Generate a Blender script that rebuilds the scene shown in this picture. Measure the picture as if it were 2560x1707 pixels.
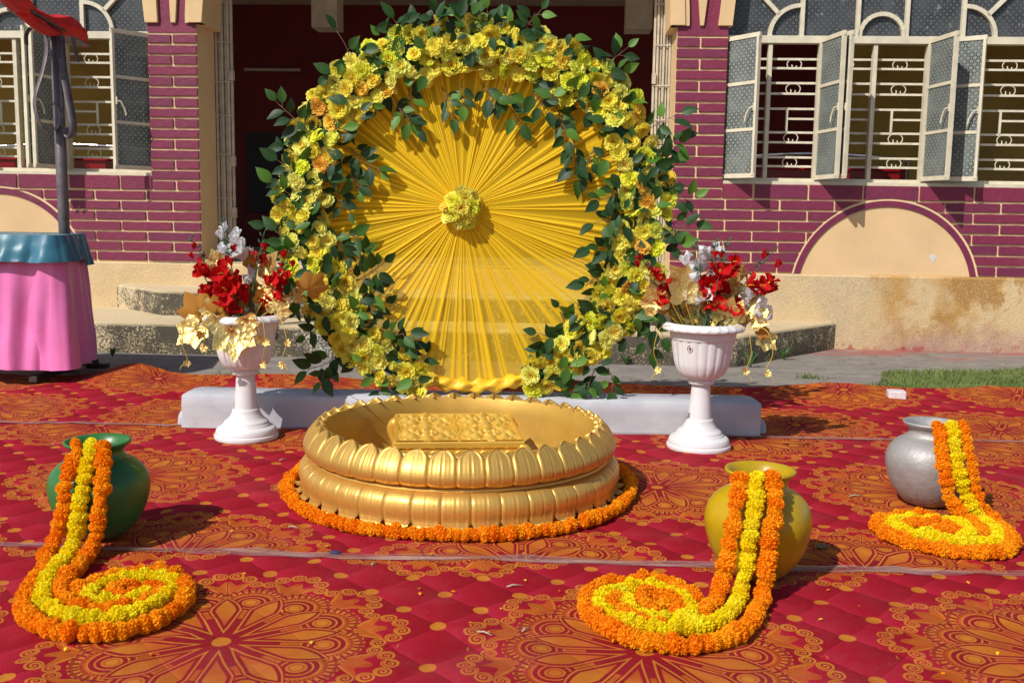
import bpy, bmesh, math, random
from mathutils import Vector, Matrix, noise
PI = math.pi
rad = math.radians
random.seed(11)
for o in list(bpy.data.objects):
    bpy.data.objects.remove(o, do_unlink=True)
scene = bpy.context.scene
col = scene.collection

# ------------------------------------------------------------------ camera
cam_data = bpy.data.cameras.new('camera')
cam_data.sensor_width = 36.0
cam_data.lens = 35.0
cam_data.clip_start = 0.05
cam_data.clip_end = 400.0
cam_data.dof.use_dof = True
cam_data.dof.focus_distance = 4.5
cam_data.dof.aperture_fstop = 7.0
cam = bpy.data.objects.new('camera', cam_data)
col.objects.link(cam)
PITCH, ROLL = rad(7.2), rad(0.9)
_f = Vector((0, math.cos(PITCH), -math.sin(PITCH)))
_r0 = Vector((1, 0, 0)); _u0 = _r0.cross(_f)
_r = _r0 * math.cos(ROLL) + _u0 * math.sin(ROLL)
_u = _u0 * math.cos(ROLL) - _r0 * math.sin(ROLL)
cam.matrix_world = Matrix(((_r.x, _u.x, -_f.x, 0), (_r.y, _u.y, -_f.y, 0), (_r.z, _u.z, -_f.z, 1.1), (0, 0, 0, 1)))
scene.camera = cam

# ------------------------------------------------------------------ sky and sun
SUN_AZ, SUN_EL = rad(42), rad(43)          # azimuth the light travels towards, from +Y to +X
world = bpy.data.worlds.new('World'); scene.world = world
world.use_nodes = True
wt = world.node_tree
sky = wt.nodes.new('ShaderNodeTexSky')
sky.sky_type = 'NISHITA'; sky.sun_disc = False
sky.sun_elevation = SUN_EL
sky.sun_rotation = rad(222)
bg = wt.nodes['Background']; bg.inputs['Strength'].default_value = 0.105
wt.links.new(sky.outputs[0], bg.inputs[0])
sun_data = bpy.data.lights.new('sun', 'SUN')
sun_data.energy = 4.4; sun_data.angle = rad(0.53); sun_data.color = (1.0, 0.96, 0.90)
sun = bpy.data.objects.new('sun', sun_data); col.objects.link(sun)
sun.location = (-6, -6, 9)
_d = Vector((math.sin(SUN_AZ) * math.cos(SUN_EL), math.cos(SUN_AZ) * math.cos(SUN_EL), -math.sin(SUN_EL)))
sun.rotation_euler = _d.to_track_quat('-Z', 'Y').to_euler()
scene.view_settings.view_transform = 'Standard'
scene.view_settings.look = 'None'
scene.view_settings.gamma = 1.0
scene.view_settings.use_curve_mapping = False
scene.view_settings.exposure = 0.14

# ------------------------------------------------------------------ object helpers
def tag(o, label=None, cat=None, group=None, kind=None):
    if label: o['label'] = label
    if cat: o['category'] = cat
    if group: o['group'] = group
    if kind: o['kind'] = kind
    return o
def empty(name, loc=(0, 0, 0), rotz=0.0, parent=None):
    o = bpy.data.objects.new(name, None); col.objects.link(o)
    o.location = loc; o.rotation_euler = (0, 0, rotz); o.empty_display_size = 0.1
    if parent: o.parent = parent
    return o
def mesh(name, verts, faces, mat=None, smooth=False):
    me = bpy.data.meshes.new(name)
    me.from_pydata([tuple(v) for v in verts], [], faces)
    if mat: me.materials.append(mat)
    if smooth: me.polygons.foreach_set('use_smooth', [True] * len(me.polygons))
    me.update()
    return me
def put(name, me, parent=None, mtx=None, loc=None):
    o = bpy.data.objects.new(name, me); col.objects.link(o)
    if parent: o.parent = parent
    if mtx is not None: o.matrix_local = mtx
    if loc is not None: o.location = loc
    return o
class MB:
    """collects geometry, then builds ONE mesh object"""
    def __init__(s): s.v = []; s.f = []
    def add(s, vs, fs):
        b = len(s.v); s.v += [tuple(v) for v in vs]; s.f += [tuple(i + b for i in f) for f in fs]; return s
    def box(s, x0, x1, y0, y1, z0, z1, b=0.0):
        if b <= 0:
            vs = [(x, y, z) for z in (z0, z1) for y in (y0, y1) for x in (x0, x1)]
            return s.add(vs, [(0, 2, 3, 1), (4, 5, 7, 6), (0, 1, 5, 4), (2, 6, 7, 3), (0, 4, 6, 2), (1, 3, 7, 5)])
        bm = bmesh.new()
        bmesh.ops.create_cube(bm, size=1)
        for v in bm.verts:
            v.co = Vector(((x0 + x1) / 2 + v.co.x * (x1 - x0), (y0 + y1) / 2 + v.co.y * (y1 - y0), (z0 + z1) / 2 + v.co.z * (z1 - z0)))
        bmesh.ops.bevel(bm, geom=bm.edges[:], offset=b, segments=1, affect='EDGES', clamp_overlap=True)
        bm.verts.index_update()
        s.add([v.co for v in bm.verts], [tuple(v.index for v in f.verts) for f in bm.faces]); bm.free(); return s
    def obox(s, a, b, w, h, up=(0, 0, 1)):
        """bar from a to b, width w, height h"""
        a = Vector(a); b = Vector(b); d = (b - a).normalized(); u = Vector(up)
        if abs(d.dot(u)) > .98: u = Vector((0, 1, 0))
        sd = d.cross(u).normalized() * w / 2; u = sd.cross(d).normalized() * h / 2
        vs = [p + i * sd + j * u for p in (a, b) for j in (-1, 1) for i in (-1, 1)]
        return s.add(vs, [(0, 1, 3, 2), (4, 6, 7, 5), (0, 4, 5, 1), (2, 3, 7, 6), (0, 2, 6, 4), (1, 5, 7, 3)])
    def tube(s, pts, r, n=8, cap=True):
        pts = [Vector(p) for p in pts]; m = len(pts)
        rs = r if isinstance(r, (list, tuple)) else [r] * m
        t0 = (pts[1] - pts[0]).normalized()
        u = t0.orthogonal().normalized(); vs = []
        for i, p in enumerate(pts):
            t = (pts[min(i + 1, m - 1)] - pts[max(i - 1, 0)]).normalized()
            u = (u - t * u.dot(t)); u = u.normalized() if u.length > 1e-6 else t.orthogonal().normalized()
            w = t.cross(u)
            vs += [p + (u * math.cos(2 * PI * k / n) + w * math.sin(2 * PI * k / n)) * rs[i] for k in range(n)]
        fs = [(i * n + k, i * n + (k + 1) % n, (i + 1) * n + (k + 1) % n, (i + 1) * n + k) for i in range(m - 1) for k in range(n)]
        if cap: fs += [tuple(reversed(range(n))), tuple(range((m - 1) * n, m * n))]
        return s.add(vs, fs)
    def lathe(s, prof, n=48, c=(0, 0, 0), fn=None):
        vs = []
        for j, (r, z) in enumerate(prof):
            for k in range(n):
                a = 2 * PI * k / n; rr = r if fn is None else fn(r, z, a, j)
                vs.append((c[0] + rr * math.cos(a), c[1] + rr * math.sin(a), c[2] + z))
        m = len(prof)
        fs = [(j * n + k, j * n + (k + 1) % n, (j + 1) * n + (k + 1) % n, (j + 1) * n + k) for j in range(m - 1) for k in range(n)]
        return s.add(vs, fs)
    def grid(s, nu, nv, fn):
        vs = [fn(i / (nu - 1), j / (nv - 1)) for j in range(nv) for i in range(nu)]
        return s.add(vs, [(j * nu + i, j * nu + i + 1, (j + 1) * nu + i + 1, (j + 1) * nu + i) for j in range(nv - 1) for i in range(nu - 1)])
    def prism(s, poly, y0, y1, inset=0.0):
        """poly [(x, z)] counter-clockwise seen from -Y, front at y0 (towards the viewer), back at y1"""
        n = len(poly)
        cx = sum(p[0] for p in poly) / n; cz = sum(p[1] for p in poly) / n
        w = max(p[0] for p in poly) - min(p[0] for p in poly); h = max(p[1] for p in poly) - min(p[1] for p in poly)
        if inset:
            ins = [(cx + (x - cx) * max(.2, 1 - 2 * inset / max(w, .001)), cz + (z - cz) * max(.2, 1 - 2 * inset / max(h, .001))) for x, z in poly]
            vs = [(x, y0, z) for x, z in ins] + [(x, y0 + inset, z) for x, z in poly] + [(x, y1, z) for x, z in poly]
            fs = [tuple(range(n))] + [(k, n + k, n + (k + 1) % n, (k + 1) % n) for k in range(n)] + [(n + k, 2 * n + k, 2 * n + (k + 1) % n, n + (k + 1) % n) for k in range(n)]
        else:
            vs = [(x, y0, z) for x, z in poly] + [(x, y1, z) for x, z in poly]
            fs = [tuple(range(n))] + [(k, n + k, n + (k + 1) % n, (k + 1) % n) for k in range(n)] + [tuple(reversed(range(n, 2 * n)))]
        return s.add(vs, fs)
    def mesh(s, name, mat=None, smooth=False): return mesh(name, s.v, s.f, mat, smooth)
    def build(s, name, mat=None, parent=None, smooth=False, loc=None): return put(name, s.mesh(name, mat, smooth), parent, loc=loc)
def autosmooth(o, ang=40):
    me = o.data if hasattr(o, 'data') else o
    me.polygons.foreach_set('use_smooth', [True] * len(me.polygons))
    bm = bmesh.new(); bm.from_mesh(me)
    for e in bm.edges:
        if len(e.link_faces) == 2 and e.calc_face_angle(0) > rad(ang): e.smooth = False
    bm.to_mesh(me); bm.free()
def frame(loc, ydir, zdir, s=1.0, sx=None, sy=None, sz=None):
    """matrix whose local +Y runs along ydir and local +Z faces zdir"""
    y = Vector(ydir).normalized(); z = Vector(zdir); z = z - y * z.dot(y)
    if z.length < 1e-5: z = y.orthogonal()
    z.normalize(); x = y.cross(z)
    a, b, c = (sx or s), (sy or s), (sz or s)
    return Matrix(((x.x * a, y.x * b, z.x * c, loc[0]), (x.y * a, y.y * b, z.y * c, loc[1]), (x.z * a, y.z * b, z.z * c, loc[2]), (0, 0, 0, 1)))
def smooth_path(pts, step):
    """Catmull-Rom through pts, resampled at even steps"""
    P = [Vector(p) for p in pts]; dense = []
    for i in range(len(P) - 1):
        p0 = P[max(i - 1, 0)]; p1 = P[i]; p2 = P[i + 1]; p3 = P[min(i + 2, len(P) - 1)]
        for k in range(12):
            t = k / 12.0
            dense.append(0.5 * ((2 * p1) + (p2 - p0) * t + (2 * p0 - 5 * p1 + 4 * p2 - p3) * t * t + (3 * p1 - p0 - 3 * p2 + p3) * t ** 3))
    dense.append(P[-1]); out = [dense[0]]; acc = 0
    for a, b in zip(dense, dense[1:]):
        acc += (b - a).length
        if acc >= step: out.append(b); acc = 0
    return out

# ------------------------------------------------------------------ material helpers
class S:
    """a node socket with arithmetic"""
    def __init__(s, t, k): s.t = t; s.k = k
    def m(s, op, *a, clamp=False):
        n = s.t.nodes.new('ShaderNodeMath'); n.operation = op; n.use_clamp = clamp
        for i, x in enumerate((s,) + a):
            if isinstance(x, S): s.t.links.new(x.k, n.inputs[i])
            else: n.inputs[i].default_value = float(x)
        return S(s.t, n.outputs[0])
    def __add__(s, o): return s.m('ADD', o)
    __radd__ = __add__
    def __sub__(s, o): return s.m('SUBTRACT', o)
    def __rsub__(s, o): return (s * -1.0) + o
    def __mul__(s, o): return s.m('MULTIPLY', o)
    __rmul__ = __mul__
    def __truediv__(s, o): return s.m('DIVIDE', o)
    def lt(s, o): return s.m('LESS_THAN', o)
    def gt(s, o): return s.m('GREATER_THAN', o)
    def abs(s): return s.m('ABSOLUTE')
    def sin(s): return s.m('SINE')
    def cos(s): return s.m('COSINE')
    def sqrt(s): return s.m('SQRT')
    def pow(s, o): return s.m('POWER', o)
    def mod(s, o): return s.m('FLOORED_MODULO', o)
    def rnd(s): return s.m('ROUND')
    def clamp(s): return s.m('ADD', 0.0, clamp=True)
    def max(s, o): return s.m('MAXIMUM', o)
    def min(s, o): return s.m('MINIMUM', o)
class Mat:
    def __init__(s, name, rough=0.6, metal=0.0, spec=0.4):
        s.m = bpy.data.materials.new(name); s.m.use_nodes = True; s.t = s.m.node_tree
        s.p = s.t.nodes['Principled BSDF']; s.out = s.t.nodes['Material Output']
        s.p.inputs['Roughness'].default_value = rough; s.p.inputs['Metallic'].default_value = metal
        s.p.inputs['Specular IOR Level'].default_value = spec
        s._tc = None
    def n(s, typ, **kw):
        nd = s.t.nodes.new(typ)
        for k, v in kw.items(): setattr(nd, k, v)
        return nd
    def link(s, a, b): s.t.links.new(a.k if isinstance(a, S) else a, b)
    def coord(s, which='Object'):
        if s._tc is None: s._tc = s.n('ShaderNodeTexCoord')
        return s._tc.outputs[which]
    def xyz(s, vec=None):
        nd = s.n('ShaderNodeSeparateXYZ'); s.link(vec or s.coord(), nd.inputs[0])
        return [S(s.t, nd.outputs[i]) for i in range(3)]
    def scaled(s, sc, vec=None):
        nd = s.n('ShaderNodeVectorMath', operation='MULTIPLY'); s.link(vec or s.coord(), nd.inputs[0]); nd.inputs[1].default_value = sc
        return nd.outputs[0]
    def noise(s, scale, detail=4, rough=.55, vec=None, dist=0.0):
        nd = s.n('ShaderNodeTexNoise'); s.link(vec or s.coord(), nd.inputs['Vector'])
        nd.inputs['Scale'].default_value = scale; nd.inputs['Detail'].default_value = detail
        nd.inputs['Roughness'].default_value = rough; nd.inputs['Distortion'].default_value = dist
        return S(s.t, nd.outputs[0])
    def ramp(s, fac, stops, interp='LINEAR'):
        nd = s.n('ShaderNodeValToRGB'); nd.color_ramp.interpolation = interp
        e = nd.color_ramp.elements
        while len(e) < len(stops): e.new(0.5)
        for i, (p, c) in enumerate(stops):
            e[i].position = p; e[i].color = tuple(c) + (1,) if len(c) == 3 else c
        s.link(fac, nd.inputs[0]); return nd.outputs[0]
    def rgb(s, c):
        nd = s.n('ShaderNodeRGB'); nd.outputs[0].default_value = tuple(c) + (1,); return nd.outputs[0]
    def mix(s, fac, a, b, mode='MIX'):
        nd = s.n('ShaderNodeMix', data_type='RGBA', blend_type=mode)
        for x, i in ((fac, 0), (a, 6), (b, 7)):
            if isinstance(x, (int, float)): nd.inputs[i].default_value = x
            elif isinstance(x, (tuple, list)): nd.inputs[i].default_value = tuple(x) + (1,)
            else: s.link(x, nd.inputs[i])
        return nd.outputs[2]
    def color(s, c):
        if isinstance(c, (tuple, list)): s.p.inputs['Base Color'].default_value = tuple(c) + (1,)
        else: s.link(c, s.p.inputs['Base Color'])
        return s
    def bump(s, h, strength=.4, dist=.01):
        nd = s.n('ShaderNodeBump'); nd.inputs['Strength'].default_value = strength; nd.inputs['Distance'].default_value = dist
        s.link(h, nd.inputs['Height']); s.link(nd.outputs[0], s.p.inputs['Normal']); return s
    def rnd(s):
        nd = s.n('ShaderNodeObjectInfo'); return S(s.t, nd.outputs['Random'])
def simple(name, c, rough=.6, metal=0., var=.15, scale=6., bump=0., bscale=60., spec=.4):
    """paint-like material: colour broken up by noise"""
    M = Mat(name, rough, metal, spec)
    f = M.noise(scale, 5)
    dark = tuple(max(0, v * (1 - var)) for v in c); lite = tuple(min(1, v * (1 + var)) for v in c)
    M.color(M.ramp(f, [(.3, dark), (.7, lite)]))
    if bump: M.bump(M.noise(bscale, 4), bump, .004)
    return M.m
GARLANDS = {
 'green_outer': [(-1.395,3.133,0.346),(-1.39,3.109,0.313),(-1.398,3.077,0.271),(-1.402,3.055,0.227),(-1.401,3.039,0.178),(-1.412,3.03,0.114),(-1.427,3.024,0.071),(-1.429,2.974,0.03),(-1.408,2.92,0.03),(-1.37,2.768,0.03),(-1.335,2.642,0.03),(-1.3,2.557,0.03),(-1.246,2.488,0.03),(-1.175,2.437,0.03),(-1.103,2.416,0.03),(-1.021,2.424,0.03),(-0.956,2.46,0.03),(-0.908,2.526,0.03),(-0.892,2.621,0.03),(-0.913,2.716,0.03),(-0.975,2.81,0.03),(-1.05,2.844,0.03),(-1.106,2.836,0.03),(-1.151,2.79,0.03),(-1.186,2.746,0.03),(-1.211,2.692,0.03)],
 'green_yellow': [(-1.35,3.133,0.345),(-1.344,3.101,0.303),(-1.343,3.074,0.264),(-1.346,3.054,0.224),(-1.349,3.037,0.163),(-1.357,3.029,0.111),(-1.366,3.022,0.06),(-1.359,2.936,0.03),(-1.342,2.806,0.03),(-1.308,2.688,0.03),(-1.27,2.611,0.03),(-1.219,2.55,0.03),(-1.161,2.511,0.03),(-1.091,2.499,0.03),(-1.026,2.516,0.03),(-0.985,2.559,0.03),(-0.959,2.624,0.03),(-0.95,2.703,0.03),(-0.98,2.773,0.03),(-1.041,2.807,0.03),(-1.101,2.798,0.03),(-1.148,2.76,0.03),(-1.169,2.694,0.03),(-1.162,2.638,0.03),(-1.12,2.607,0.03),(-1.07,2.609,0.03),(-1.033,2.632,0.03),(-1.012,2.678,0.03)],
 'green_inner': [(-1.309,3.132,0.342),(-1.295,3.099,0.3),(-1.291,3.071,0.258),(-1.286,3.049,0.214),(-1.288,3.037,0.164),(-1.295,3.029,0.112),(-1.302,3.021,0.057),(-1.31,3.008,0.03),(-1.29,2.872,0.03),(-1.281,2.772,0.03),(-1.257,2.679,0.03),(-1.215,2.614,0.03),(-1.153,2.568,0.03),(-1.098,2.555,0.03),(-1.044,2.562,0.03),(-1.011,2.584,0.03)],
 'green_core': [(-1.117,2.662,0.03),(-1.093,2.709,0.03),(-1.05,2.734,0.03),(-0.99,2.713,0.03),(-0.979,2.656,0.03),(-1.01,2.638,0.03),(-1.056,2.67,0.03),(-1.087,2.652,0.03)],
 'yellow_outer': [(0.772,2.852,0.35),(0.77,2.826,0.311),(0.765,2.788,0.257),(0.749,2.761,0.201),(0.745,2.753,0.149),(0.733,2.745,0.096),(0.729,2.739,0.052),(0.701,2.656,0.03),(0.649,2.548,0.03),(0.591,2.471,0.03),(0.521,2.421,0.03),(0.445,2.396,0.03),(0.377,2.407,0.03),(0.31,2.442,0.03),(0.26,2.503,0.03),(0.225,2.573,0.03),(0.214,2.659,0.03),(0.238,2.752,0.03),(0.288,2.808,0.03),(0.354,2.83,0.03),(0.42,2.845,0.03),(0.479,2.81,0.03),(0.519,2.752,0.03),(0.538,2.683,0.03)],
 'yellow_yellow': [(0.722,2.852,0.347),(0.716,2.828,0.314),(0.711,2.8,0.28),(0.697,2.78,0.24),(0.692,2.759,0.192),(0.683,2.752,0.143),(0.675,2.745,0.095),(0.667,2.738,0.047),(0.64,2.676,0.03),(0.587,2.587,0.03),(0.525,2.528,0.03),(0.463,2.501,0.03),(0.401,2.493,0.03),(0.334,2.511,0.03),(0.286,2.554,0.03),(0.254,2.627,0.03),(0.265,2.695,0.03),(0.319,2.755,0.03),(0.386,2.788,0.03),(0.446,2.772,0.03),(0.489,2.704,0.03),(0.51,2.627,0.03),(0.465,2.561,0.03),(0.406,2.554,0.03),(0.351,2.578,0.03),(0.329,2.641,0.03),(0.341,2.709,0.03)],
 'yellow_inner': [(0.677,2.851,0.344),(0.666,2.824,0.309),(0.652,2.796,0.271),(0.642,2.772,0.223),(0.634,2.756,0.173),(0.624,2.75,0.129),(0.618,2.744,0.085),(0.57,2.673,0.03),(0.525,2.59,0.03)],
 'yellow_core': [(0.465,2.614,0.03),(0.468,2.68,0.03),(0.431,2.724,0.03),(0.388,2.734,0.03),(0.37,2.665,0.03),(0.399,2.622,0.03),(0.439,2.635,0.03),(0.423,2.673,0.03)],
 'yellow_ring': [(0.304,2.696,0.03),(0.292,2.645,0.03),(0.31,2.592,0.03),(0.342,2.541,0.03),(0.385,2.523,0.03),(0.422,2.524,0.03)],
 'silver_outer': [(1.687,3.66,0.344),(1.688,3.626,0.301),(1.692,3.589,0.239),(1.696,3.566,0.176),(1.709,3.557,0.118),(1.722,3.55,0.07),(1.752,3.536,0.03),(1.74,3.411,0.03),(1.719,3.294,0.03),(1.666,3.195,0.03),(1.591,3.14,0.03),(1.517,3.149,0.03),(1.443,3.159,0.03),(1.384,3.195,0.03),(1.334,3.261,0.03),(1.302,3.33,0.03),(1.302,3.419,0.03),(1.344,3.483,0.03),(1.415,3.519,0.03),(1.491,3.539,0.03),(1.55,3.518,0.03)],
 'silver_yellow': [(1.643,3.649,0.34),(1.644,3.617,0.302),(1.643,3.584,0.25),(1.643,3.559,0.197),(1.658,3.552,0.149),(1.673,3.545,0.101),(1.693,3.539,0.063),(1.714,3.518,0.03),(1.706,3.409,0.03),(1.679,3.306,0.03),(1.621,3.24,0.03),(1.542,3.223,0.03),(1.472,3.247,0.03),(1.419,3.293,0.03),(1.383,3.363,0.03),(1.362,3.43,0.03),(1.409,3.479,0.03),(1.484,3.498,0.03),(1.543,3.49,0.03),(1.594,3.465,0.03),(1.613,3.39,0.03),(1.595,3.33,0.03),(1.524,3.284,0.03),(1.461,3.295,0.03),(1.429,3.351,0.03)],
 'silver_inner': [(1.598,3.647,0.338),(1.595,3.617,0.301),(1.589,3.584,0.249),(1.59,3.558,0.191),(1.605,3.55,0.138),(1.61,3.544,0.095),(1.658,3.499,0.03),(1.653,3.407,0.03),(1.642,3.333,0.03)],
 'silver_core': [(1.417,3.425,0.03),(1.475,3.451,0.03),(1.525,3.446,0.03),(1.556,3.409,0.03),(1.561,3.358,0.03),(1.512,3.341,0.03),(1.484,3.383,0.03),(1.446,3.404,0.03)],
}
# ring centre (-0.201, 5.12, 1.082)
SPRAYS = [(-0.763,0.355,-0.964,0.542,9),(-0.621,0.714,-0.679,0.899,3),(-0.334,0.822,-0.397,0.954,6),(-0.227,0.854,-0.218,1.008,7),(-0.037,0.898,-0.07,1.041,7),(0.08,0.89,0.057,1.013,5),(0.208,0.851,0.321,1.017,9),(0.314,0.832,0.312,0.935,4),(0.595,0.67,0.739,0.838,8),(0.626,0.691,0.743,0.714,4),(0.837,0.443,1.005,0.53,5),(0.882,0.381,1.031,0.425,5),(0.907,0.275,1.011,0.383,5),(0.978,0.084,1.107,0.118,6),(0.992,-0.002,1.101,-0.0,5),(0.964,-0.11,1.051,-0.109,4),(0.909,-0.417,0.969,-0.57,5),(0.869,-0.55,0.917,-0.682,4),(0.632,-0.754,0.581,-0.912,5),(0.699,-0.753,0.713,-0.876,4),(-0.672,-0.685,-0.85,-0.777,7),(-0.717,-0.753,-0.762,-0.855,4),(-0.841,0.034,-1.013,0.16,6),(-0.864,-0.095,-1.038,-0.055,5),(-0.84,0.141,-1.0,0.288,4),(-0.866,-0.226,-0.974,-0.184,3),(-0.429,0.633,-0.279,0.447,8),(-0.344,0.676,-0.301,0.51,5),(-0.173,0.658,-0.108,0.513,6),(-0.067,0.701,-0.055,0.535,4),(0.019,0.682,0.106,0.537,7),(0.147,0.684,0.225,0.476,8),(0.296,0.686,0.363,0.541,5),(0.405,0.563,0.474,0.374,7),(0.494,0.438,0.51,0.205,8),(0.603,0.376,0.553,0.227,6),(-0.644,0.357,-0.483,0.232,8),(-0.645,0.294,-0.581,0.124,6),(-0.689,0.165,-0.624,0.038,5),(-0.755,-0.051,-0.549,-0.199,8),(-0.669,-0.092,-0.56,-0.134,5),(-0.626,-0.331,-0.451,-0.219,8),(-0.605,-0.397,-0.473,-0.351,6),(-0.561,-0.484,-0.451,-0.438,5),(-0.495,-0.571,-0.308,-0.568,7),(-0.407,-0.659,-0.319,-0.591,3),(-0.582,-0.265,-0.538,-0.155,4),(0.737,0.187,0.599,0.1,7),(0.74,0.08,0.613,-0.008,6),(0.767,-0.092,0.594,-0.138,5),(0.747,-0.157,0.648,-0.115,4),(0.751,-0.266,0.567,-0.334,7),(0.774,-0.309,0.663,-0.245,5),(0.691,-0.486,0.515,-0.467,6),(0.606,-0.576,0.341,-0.58,8),(0.539,-0.555,0.449,-0.457,3),(0.474,-0.623,0.364,-0.624,4),(-0.45,0.902,-0.397,0.924,2),(0.662,0.567,0.768,0.589,5),(0.779,0.231,0.885,0.275,5),(0.829,0.017,0.94,-0.067,6),(0.777,-0.419,0.846,-0.506,6),(-0.89,-0.445,-0.979,-0.535,3),(-0.759,-0.531,-0.848,-0.599,4),(-0.474,-0.839,-0.452,-0.895,3)]
ROSETTE = (-0.061, 0.051)
BOUQUETS = {'L':{'red':[(-0.187,0.815,0.09),(-0.081,0.813,0.078),(-0.018,0.781,0.049),(-0.169,0.717,0.07),(-0.062,0.735,0.094),(-0.079,0.698,0.078),(-0.009,0.699,0.061),(-0.048,0.632,0.082),(0.096,0.889,0.07),(0.147,0.763,0.082),(0.205,0.789,0.07),(0.101,0.659,0.078),(0.163,0.689,0.07)],'bud':[(-0.242,0.924,0.029),(-0.229,0.882,0.029),(-0.202,0.872,0.029),(-0.04,0.917,0.033),(-0.066,0.866,0.033),(-0.035,0.856,0.033),(0.125,0.928,0.033),(0.211,0.893,0.033),(0.19,0.841,0.029),(0.235,0.848,0.029)],'white':[(-0.087,1.01,0.041),(-0.041,0.984,0.045),(-0.072,0.951,0.037),(-0.071,0.903,0.033),(-0.01,0.908,0.074),(0.021,0.802,0.053),(0.064,0.68,0.041)],'gold':[(-0.125,0.869,0.074),(0.12,0.832,0.123),(-0.127,0.759,0.102),(0.018,0.859,0.074),(-0.228,0.642,0.123),(-0.242,0.522,0.115),(-0.005,0.509,0.143),(-0.086,0.586,0.07),(0.067,0.585,0.074),(-0.122,0.635,0.102),(0.332,0.758,0.106),(0.179,0.648,0.09),(0.028,0.724,0.082),(0.241,0.703,0.057),(-0.172,0.581,0.074),(0.066,0.547,0.061),(-0.142,0.469,0.033),(-0.153,0.531,0.033),(0.123,0.511,0.037)],'tip':[(-0.088,1.052,0.029),(-0.255,0.969,0.029),(0.115,1.019,0.029),(0.252,0.92,0.029)]},'R':{'red':[(0.018,0.79,0.084),(0.079,0.851,0.084),(0.076,0.774,0.067),(0.041,0.702,0.074),(0.156,0.701,0.067),(0.206,0.796,0.084),(0.276,0.814,0.067),(0.301,0.787,0.04),(-0.19,0.739,0.067),(-0.184,0.78,0.061),(-0.254,0.833,0.061),(0.12,0.909,0.044)],'bud':[(-0.312,0.909,0.03),(-0.316,0.875,0.03),(0.034,0.928,0.03),(0.066,0.925,0.03),(0.026,0.874,0.03),(0.274,0.928,0.04),(0.316,0.889,0.037),(-0.268,0.866,0.03)],'white':[(-0.075,0.913,0.037),(-0.029,0.947,0.037),(-0.033,0.88,0.04),(0.018,0.938,0.034),(0.064,0.965,0.034),(-0.062,0.849,0.051),(-0.051,0.809,0.051),(-0.066,0.765,0.057),(-0.024,0.735,0.064),(0.001,0.857,0.051),(0.244,0.702,0.074),(0.222,0.739,0.051)],'gold':[(-0.115,0.821,0.101),(-0.11,0.767,0.111),(-0.243,0.715,0.101),(-0.235,0.769,0.061),(-0.213,0.82,0.04),(0.139,0.795,0.111),(0.173,0.853,0.067),(0.03,0.644,0.101),(0.166,0.643,0.094),(-0.04,0.701,0.074),(-0.106,0.659,0.074),(0.25,0.644,0.084),(0.257,0.722,0.051),(0.31,0.522,0.078),(0.284,0.573,0.054),(-0.175,0.692,0.067)],'tip':[(-0.056,0.993,0.024),(0.039,1.002,0.024),(0.093,1.009,0.024),(0.319,0.969,0.024),(-0.348,0.945,0.024)]}}

# ------------------------------------------------------------------ materials of the building
def brick_paint():
    M = Mat('magenta_brick_paint', .55, 0, .35)
    streak = M.noise(1.0, 4, .6, M.scaled((9, 9, 1.2), M.coord('Object')))
    fine = M.noise(30, 4)
    c = M.ramp(streak, [(.22, (.115, .015, .044)), (.42, (.170, .020, .054)), (.60, (.190, .022, .056)), (.82, (.265, .020, .042))])
    c = M.mix((M.rnd() * .55), c, (.105, .020, .058))
    c = M.mix(((M.rnd() * 5.7).mod(1.0) * .32), c, (.225, .020, .046))
    fade = ((M.noise(3.2, 6, .7) - .55) * 5).clamp()
    c = M.mix(fade * .35, c, (.27, .075, .115))
    c = M.mix(((M.noise(16, 6, .75) - .64) * 9).clamp() * .55, c, (.075, .012, .03))
    c = M.mix((fine - .60) * 3.0, c, (.24, .06, .085))
    M.color(c); M.bump(M.noise(38, 4) + M.noise(9, 3), .55, .006); return M.m
def cream(name, base=(.66, .455, .24), stain=.0, rough=.8, bump=.25):
    M = Mat(name, rough, 0, .25)
    f = M.noise(2.2, 6, .6); g = M.noise(45, 3)
    c = M.ramp(f, [(.3, tuple(v * .88 for v in base)), (.7, tuple(min(1, v * 1.06) for v in base))])
    c = M.mix(((M.noise(7, 6, .7) - .62) * 6).clamp(), c, (.42, .27, .12)) if stain else c
    M.color(c); M.bump(g, bump, .004); return M.m
M_brick = brick_paint()
M_cream = cream('cream_paint')
M_mortar = cream('cream_mortar', (.76, .54, .30), 0, .8, .2)
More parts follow.
